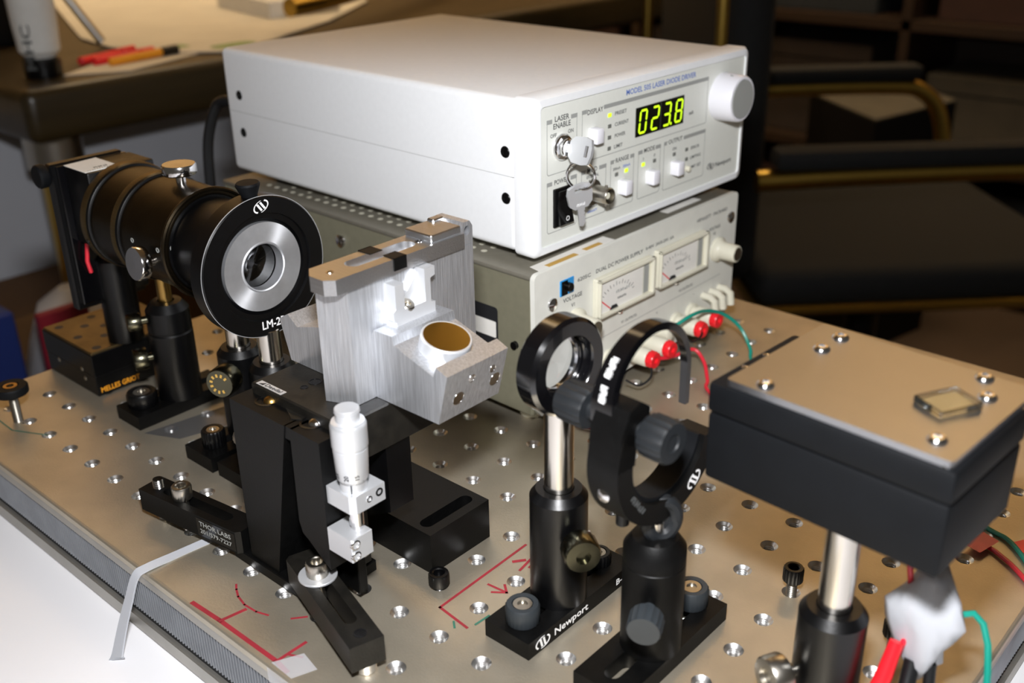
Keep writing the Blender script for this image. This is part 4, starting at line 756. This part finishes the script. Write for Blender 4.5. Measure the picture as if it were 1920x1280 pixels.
part('locking_knob', MB().lathe((-172.4, 47.4, 151.8), (0, -.05, 1), [(4.0, 0), (4.2, 1.2), (6.2, 6.0), (6.4, 6.6), (5.6, 7.6), (0.01, 7.8)], 28, knurl={2: .3, 3: .3}), 'black_rubber', rg, world=True)
swoosh(rg, (-166.75, 49.5, 147.4), (0, .94, .34), (0, -.34, .94), 9.5, 'ink_white', True)
text('LM-2R', rg, (-166.75, 48.8, 82.2), (0, 1, -.04), (0, .04, 1), 4.4, 'ink_white', 15, world=True)
# second holder between tube and lens mount
t = thing('spare_post_holder', 'black post holder with gold lettered thumbscrew between the isolator tube and large lens mount', 'post holder', (-202, 48, 0))
base_plate(t, -214.3, -189, 13, 88); base_screw(t, -201.5, 24, 8.6, 6.6, 10, 'black')
ph = holder(t, -202, 48, 8.6, 61, 12.4); post(t, -202, 48, 52, 86, 6.3)
ts = part('thumbscrew', MB().lathe((-195, 38.5, 50), (.45, -.89, .05), [(2.4, 0), (2.4, 5), (8, 5.2), (8.4, 6), (8.4, 15), (7.6, 16), (0.01, 16)], 44, knurl={3: .25, 4: .25}), 'olive_metal', ph, 'knurled thumbscrew with gold lettering', world=True)
ax = Vector((.45, -.89, .05)).normalized(); uu = Vector((0, 0, 1)).cross(ax).normalized(); vv = ax.cross(uu); mb = MB()
for i in range(9):
    q = math.radians(40+i*32); c_ = Vector((-195, 38.5, 50))+ax*16.05+(uu*math.cos(q)+vv*math.sin(q))*4.8
    mb.prism([(-.6, -.9), (.6, -.9), (.6, .9), (-.6, .9)], c_, uu*math.cos(q+1.57)+vv*math.sin(q+1.57), uu*math.cos(q)+vv*math.sin(q), ax, .15)
part('thumbscrew_lettering', mb, 'ink_gold', ts, world=True)
# ================================================================ loose screws on the breadboard
def loose(name, lb, x, y, top, r, h, m, shank, ang=0):
    t = thing(name, lb, 'screw', (x, y, 0))
    part('screw_head', capscrew(MB(), (0, 0, top-h), (0, 0, 1), r, h, 44, r*.5), m, t)
    mb = MB(); thread(mb, (0, 0, -3), (0, 0, 1), 2.5, top-h+3, 1.0); part('screw_shank', mb, shank, t)
loose('cap_screw', 'black socket screw sunk in a hole beside the slotted block', -25, 25, 7.4, 4.9, 6.6, 'black', 'chrome')
loose('cap_screw', 'black socket screw standing half out of its hole under the detector box', 100, 125, 14, 4.6, 7.2, 'black', 'nickel')
loose('cap_screw', 'black socket screw behind the red test lead near the right edge', 150, 118, 15, 4.8, 7.2, 'black', 'nickel')
loose('cap_screw', 'dark socket screw on the steel between isolator tube and spare post holder', -246, 81, 13, 5.2, 7, 'black', 'nickel')
t = thing('thumb_bolt', 'black disc headed thumb bolt at the far left edge of the breadboard', 'screw', (-331, -29, 0))
part('bolt_head', MB().lathe((0, 0, 18), (0, 0, 1), [(7.4, 0), (9.4, .6), (9.8, 1.4), (9.8, 5), (9.2, 5.8), (5, 6), (4.2, 5.2), (0.01, 5.2)], 40), 'black_rubber', t); part('bolt_boss', MB().ring((0, 0, 23.3), (0, 0, 1), 4, 2.2, .5, 24), 'brass', t)
mb = MB(); thread(mb, (0, 0, -2), (0, 0, 1), 2.9, 20, 1.0); part('bolt_shank', mb, 'nickel', t)
# ================================================================ leads, tapes and tie
solo('green_wire', MB().tube(sm([(-66, 277, 32), (-60, 288, 38), (-60, 306, 35), (-56, 322, 28), (-48, 330, 18), (-38, 327, 7), (-30, 318, 2), (10, 290, 1.3), (60, 265, 1.2), (110, 245, 1.2), (150, 230, 1.2), (161, 226, 1.5), (173, 214, 1.3), (186, 196, 0), (192, 182, -20), (194, 176, -42)]), 1.2, 8), 'green_wire', 'long green wire arching from the power supply terminals past the detector box', 'wire')
solo('red_wire', MB().tube(sm([(-66, 244, 22), (-62, 258, 18), (-60, 270, 16), (-55, 284, 17), (-46, 283, 11), (-38, 275, 4), (-30, 266, 1.4), (20, 245, 1.2), (90, 225, 1.2), (148, 216, 1.4), (164, 210, 1.6), (177, 200, 1.4), (187, 190, 0), (193, 178, -20), (196, 170, -42)]), 1.2, 8), 'red_wire', 'long red wire running from the lower red terminals past the detector box', 'wire')
solo('dark_red_wire', MB().tube(sm([(-70, 226, 12), (-74, 205, 6), (-76, 190, 3), (-66, 182, 1.4), (-50, 190, 1.2), (-40, 210, 1.2)]), .8, 8), 'red_wire', 'thin dark red wire curling under the power supply front', 'wire')
solo('black_jumper_wire', MB().tube(sm([(-62, 246, 21), (-57, 240, 14), (-60, 232, 10), (-66, 226, 14)]), .7, 8), 'black_wire', 'thin black jumper wire bridging two red terminals', 'wire')
solo('black_link_wire', MB().tube(sm([(-60, 300, 26), (-57, 296, 22), (-58, 288, 20), (-62, 282, 24)]), .7, 8), 'black_wire', 'thin black wire looped between the upper red terminals', 'wire')
solo('pink_tape', MB().prism([(147, 207), (150, 223), (158.5, 220), (155, 205)], (0, 0, 2.9), (1, 0, 0), (0, 1, 0), (0, 0, 1), .12), 'pink_tape', 'pink tape holding a red wire beside the detector box', 'tape', kind=None)
solo('red_tape_flag', MB().prism([(162, 226), (176, 219), (178, 224), (166, 233)], (0, 0, .15), (1, 0, 0), (0, 1, 0), (0, 0, 1), .15), 'red_plastic', 'red tape flag at the right edge by the green wire', 'tape')
solo('clear_tape', MB().prism([(-42, -57), (-36, -44.5), (-24, -47), (-28, -57.4)], (0, 0, .14), (1, 0, 0), (0, 1, 0), (0, 0, 1), .06).prism([(-42, 0), (-28, 0), (-29, -7), (-42, -8)], (0, -59.3, -.6), (1, 0, 0), (0, 0, 1), (0, -1, 0), .06), 'tape_clear', 'piece of clear tape folded over the front edge', 'tape')
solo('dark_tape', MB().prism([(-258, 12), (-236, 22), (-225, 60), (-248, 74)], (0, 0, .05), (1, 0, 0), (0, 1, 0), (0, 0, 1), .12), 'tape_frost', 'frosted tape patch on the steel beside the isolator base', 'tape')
zt = sm([(-136, -22, .3), (-138, -40, .4), (-139, -57, 1.2), (-140.5, -62.5, -1.5), (-142.6, -67, -14), (-145.5, -71.5, -29), (-145, -76.5, -41), (-144, -78, -43.2)], 5)
mb = MB(); n = len(zt); vs = []; fs = []
for k, p in enumerate(zt):
    tg = (zt[min(k+1, n-1)]-zt[max(k-1, 0)]).normalized(); wv = Vector((1, 0, -.15)); wv = (wv-tg*wv.dot(tg)).normalized()*(2.3+2.0*max(0, (k/n-.4)/.6)); nn = wv.cross(tg).normalized()*.45
    vs += [p-wv-nn, p+wv-nn, p+wv+nn, p-wv+nn]
for k in range(n-1): fs += [[k*4+a_, k*4+(a_+1) % 4, k*4+4+(a_+1) % 4, k*4+4+a_] for a_ in range(4)]
fs += [[0, 1, 2, 3], [4*n-1, 4*n-2, 4*n-3, 4*n-4]]
solo('plastic_strip', mb.add(vs, fs), 'milky', 'milky plastic strip bent over the front edge of the breadboard', 'plastic strip')
# ================================================================ background left: wooden bench and what lies on it
ZB = 80
t = thing('wooden_bench', 'dark wooden bench with round metal legs in the left background', 'bench', (-1250, 700, -764))
def prof_edge(x0, x1, y0, y1, z0, z1): return MB().box(x0, x1, y0, y1, z0, z1, 14, 4)
part('bench_top', prof_edge(-1900, -905, 262, 1900, ZB-62, ZB), 'wood_dark', t, world=True)
for x, y in ((-985, 320), (-985, 1800), (-1820, 320), (-1820, 1800)):
    lg = part('leg', MB().cyl((x, y, -764), (0, 0, 1), 22, 764+ZB-62, 28), 'gold_metal', t, world=True); part('leg_collar', MB().cyl((x, y, ZB-110), (0, 0, 1), 34, 48, 28, 3), 'nickel', lg, world=True)
solo('grey_cabinet', MB().box(-1560, -1180, -700, 1500, -764, 5, 6, 2), 'cabinet_grey', 'plain pale grey steel cabinet below the wooden bench', 'cabinet')
solo('large_drawing', MB().prism([(-1200, 486), (-1090, 470), (-980, 500), (-930, 545), (-965, 640), (-1040, 800), (-1180, 1000), (-1500, 1250), (-1880, 1200), (-1880, 760)], (0, 0, ZB+2), (1, 0, 0), (0, 1, 0), (0, 0, 1), 1.5), 'paper_warm', 'large cream drawing sheet spread on the wooden bench', 'paper')
mb = MB()
for x, y, a_, b_ in ((-1010, 470, 14, 8), (-1005, 500, 10, 6), (-1015, 530, 12, 8)): mb.prism(rounded(x-a_, x+a_, y-b_, y+b_, 5, 3), (0, 0, ZB+3.6), (1, 0, 0), (0, 1, 0), (0, 0, 1), .3)
part('printed_spots', mb, 'green_print', bpy.data.objects['large_drawing'], world=True)
mb = MB().prism(rounded(-980, -950, 545, 610, 14, 4), (0, 0, ZB+3.6), (1, 0, 0), (0, 1, 0), (0, 0, 1), .3); part('printed_logo', mb, 'green_print', bpy.data.objects['large_drawing'], world=True)
solo('paper_sheet', MB().prism([(-955, 335), (-918, 400), (-960, 520), (-1020, 430)], (0, 0, ZB+.5), (1, 0, 0), (0, 1, 0), (0, 0, 1), 1), 'paper_warm', 'small cream leaflet at the bench edge below the red pens', 'paper')
solo('scrap_box', MB().prism([(-1130, 760), (-1110, 880), (-1280, 1010), (-1330, 800)], (0, 0, ZB+4), (1, 0, 0), (0, 1, 0), (0, 0, 1), 24), 'paper', 'flat white carton lying on the drawing at the back of the bench', 'box')
t = thing('glue_bottle', 'white labelled squeeze bottle with dark cap standing on the bench corner', 'bottle', (-975, 322, ZB))
part('bottle_cap', MB().lathe((0, 0, 0), (0, 0, 1), [(20, 0), (21, 2), (21, 20), (17, 22)], 28, knurl={1: .5, 2: .5}), 'black', t); bd = part('bottle_body', MB().lathe((0, 0, 0), (0, 0, 1), [(16, 22), (23, 30), (25, 60), (26, 108), (27, 118), (20, 120)], 32), 'paper', t)
text('MHC', bd, (20, -16.5, 36), (0, 0, 1), (-.63, -.77, 0), 10, 'ink_dark', 50)
part('bottle_seam', MB().box(-26, 26, -3, 3, 116, 126, 1), 'ink_gold', t)
for k, (a_, b_) in enumerate((((-985, 390, 6), (-1000, 480, 6)), ((-1000, 380, 6), (-1030, 470, 6)), ((-965, 400, 6), (-975, 500, 8)))):
    t = thing('red_pen', ['red pen lying nearest the bottle', 'red pen lying behind the other pens', 'red and dark pen lying on the leaflet'][k], 'pen', (a_[0], a_[1], ZB)); a_ = Vector(a_); b_ = Vector(b_); ax = (b_-a_)
    part('barrel', MB().cyl((0, 0, 6), ax, 5, ax.length*.75, 16, 1), 'red_plastic' if k < 2 else 'ink_orange', t); part('pen_cap', MB().cyl(ax*.76+Vector((0, 0, 6)), ax, 5.6, ax.length*.24, 16, 1), 'red_plastic' if k < 2 else 'black', t)
solo('metal_rod', MB().tube([(-1110, 470, ZB+8), (-1130, 440, ZB+70), (-1150, 410, ZB+150)], 6, 12), 'nickel', 'slim pale rod leaning above the red pens', 'rod')
solo('dark_case', MB().box(-1500, -1220, 270, 420, ZB+.5, ZB+190, 10, 2), 'black_rubber', 'black case on the bench behind the squeeze bottle', 'case')
t = thing('desk_lamp_arm', 'glossy brass tube crossing behind the white driver', 'lamp arm', (-1150, 1000, ZB)); part('arm', MB().tube(sm([(-985, 690, ZB+38), (-1000, 769, ZB+40), (-1050, 900, ZB+42), (-1110, 1028, ZB+42), (-1230, 1290, ZB+42), (-1330, 1500, ZB+42)]), 13, 16), 'gold_metal', t, world=True)
# below the bench
solo('cardboard_box', MB().box(-1170, -1012, -40, 660, -764, -215, 3), 'cardboard', 'brown cardboard box on the floor left of the breadboard', 'box')
def sack(name, cx, cy, z0, rx, ry, hh, m, lb, cat):
    mb = MB(); vs = []; fs = []; NS = 20; prof = [(.7, 0), (1, .12), (.98, .4), (.8, .7), (.62, .9), (.2, 1)]
    for k, (r_, h_) in enumerate(prof):
        for i in range(NS):
            q = 2*math.pi*i/NS; rr = r_*(1+.09*math.sin(3*q+k)+.05*math.sin(7*q+2*k)); vs.append((cx+rx*rr*math.cos(q), cy+ry*rr*math.sin(q), z0+hh*h_))
    for k in range(len(prof)-1): fs += [[k*NS+i, k*NS+(i+1) % NS, (k+1)*NS+(i+1) % NS, (k+1)*NS+i] for i in range(NS)]
    fs += [list(range(NS))[::-1], [(len(prof)-1)*NS+i for i in range(NS)]]
    return solo(name, mb.add(vs, fs), m, lb, cat)
solo('storage_crate', MB().box(-960, -690, 40, 420, -764, -330, 4), 'wood_dark', 'dark wooden crate on the floor behind the left end of the breadboard', 'crate')
sack('plastic_bag', -840, 240, -330, 62, 66, 205, 'bag_white', 'pale grey plastic bag on the crate below the wooden bench', 'bag')
solo('blue_box', MB().box(-880, -800, 50, 160, -330, -118, 3), 'bag_blue', 'dark blue box on the crate at the left edge of the picture', 'box')
solo('red_folder', MB().box(-722, -712, 148, 200, -330, -96, 1.5), 'bag_red', 'narrow dark red folder standing on the crate beside the plastic bag', 'folder')
# ================================================================ background right: chair, shelf, low case
t = thing('office_chair', 'black upholstered office chair with brass trimmed arms at the right', 'chair', (-400, 1400, -764), 45)
sb = part('seat', MB().box(-260, 250, -250, 250, 462, 520, 24, 3), 'chair_fabric', t); part('seat_trim', MB().box(-266, 256, -256, 256, 452, 468, 5), 'gold_metal', sb)
bk = part('backrest', MB().box(-330, -262, -240, 240, 500, 1180, 30, 4), 'chair_fabric', t); [part('back_rail', MB().tube([(-300, q_, 380), (-345, q_, 600), (-345, q_, 1150)], 8, 12), 'gold_metal', bk) for q_ in (-262, 262)]
for s_ in (-1, 1):
    ar = part('armrest', MB().tube(sm([(-290, 285*s_, 668), (-120, 285*s_, 672), (100, 285*s_, 672), (180, 285*s_, 660), (225, 285*s_, 600), (240, 285*s_, 470), (200, 280*s_, 400)]), 15, 14), 'gold_metal', t, 'brass coloured arm tube'); part('arm_pad', MB().box(-270, 170, 262*s_ if s_ > 0 else -308, 308 if s_ > 0 else -262, 684, 712, 10, 2), 'chair_fabric', ar)
part('column', MB().cyl((0, 0, 90), (0, 0, 1), 28, 364, 24), 'black', t)
for k in range(5):
    q = 2*math.pi*k/5; e_ = Vector((math.cos(q), math.sin(q), 0)); lg = part('leg', MB().tube([e_*20+Vector((0, 0, 100)), e_*290+Vector((0, 0, 62))], [24, 14], 12), 'black', t); part('caster', MB().cyl(e_*290+Vector((-e_.y, e_.x, 0))*-14+Vector((0, 0, 28)), (-e_.y, e_.x, 0), 28, 28, 20), 'black', lg)
t = thing('bookcase', 'brown wooden bookcase along the back wall at the right', 'bookcase', (-1300, 2600, -764), 0)
for z in (0, 330, 660, 990): part('shelf', MB().box(-1150, 1300, -180, 170, z, z+24), 'wood', t)
for x in (-1150, -330, 490, 1276): part('upright', MB().box(x, x+24, -180, 170, 0, 1300), 'wood', t)
part('back_panel', MB().box(-1150, 1300, 172, 180, 0, 1300), 'wood', t)
cols = ['book_a', 'book_c', 'book_b', 'book_c', 'book_a', 'book_d', 'book_a', 'book_b', 'book_c']; words = {'book_a': 'brown', 'book_b': 'slate grey', 'book_c': 'rust brown', 'book_d': 'pale tan'}
for r_, (z, rn) in enumerate(((24, 'bottom'), (354, 'middle'), (684, 'upper'))):
    for q_, (x0, x1, bn_) in enumerate(((-1100, -420, 'left'), (-280, 400, 'middle'), (560, 1200, 'right'))):
        m_ = cols[r_*3+q_]; t2 = thing('archive_box', words[m_]+' archive box on the '+rn+' shelf in the '+bn_+' bay of the bookcase', 'box', (-1300+(x0+x1)/2, 2600, -764+z), group='archive boxes in the bookcase'); hw = (x1-x0)/2; hh = 200+25*((r_+q_) % 3)
        part('box_body', MB().box(-hw, hw, -130, 120, .2, hh-45, 3), m_, t2); part('box_lid', MB().box(-hw-4, hw+4, -134, 124, hh-44, hh, 3), m_, t2)
t = thing('low_case', 'flat topped case with grey brown lid on the floor behind the chair', 'case', (-710, 2110, -764))
pc = [(-853, 2050), (-618, 1880), (-560, 2170), (-815, 2370)]
part('case_body', MB().prism(pc, (0, 0, -764), (1, 0, 0), (0, 1, 0), (0, 0, 1), 556), 'black_rubber', t, world=True); part('case_lid', MB().prism(pc, (0, 0, -207.8), (1, 0, 0), (0, 1, 0), (0, 0, 1), 4), 'book_d', t, world=True)
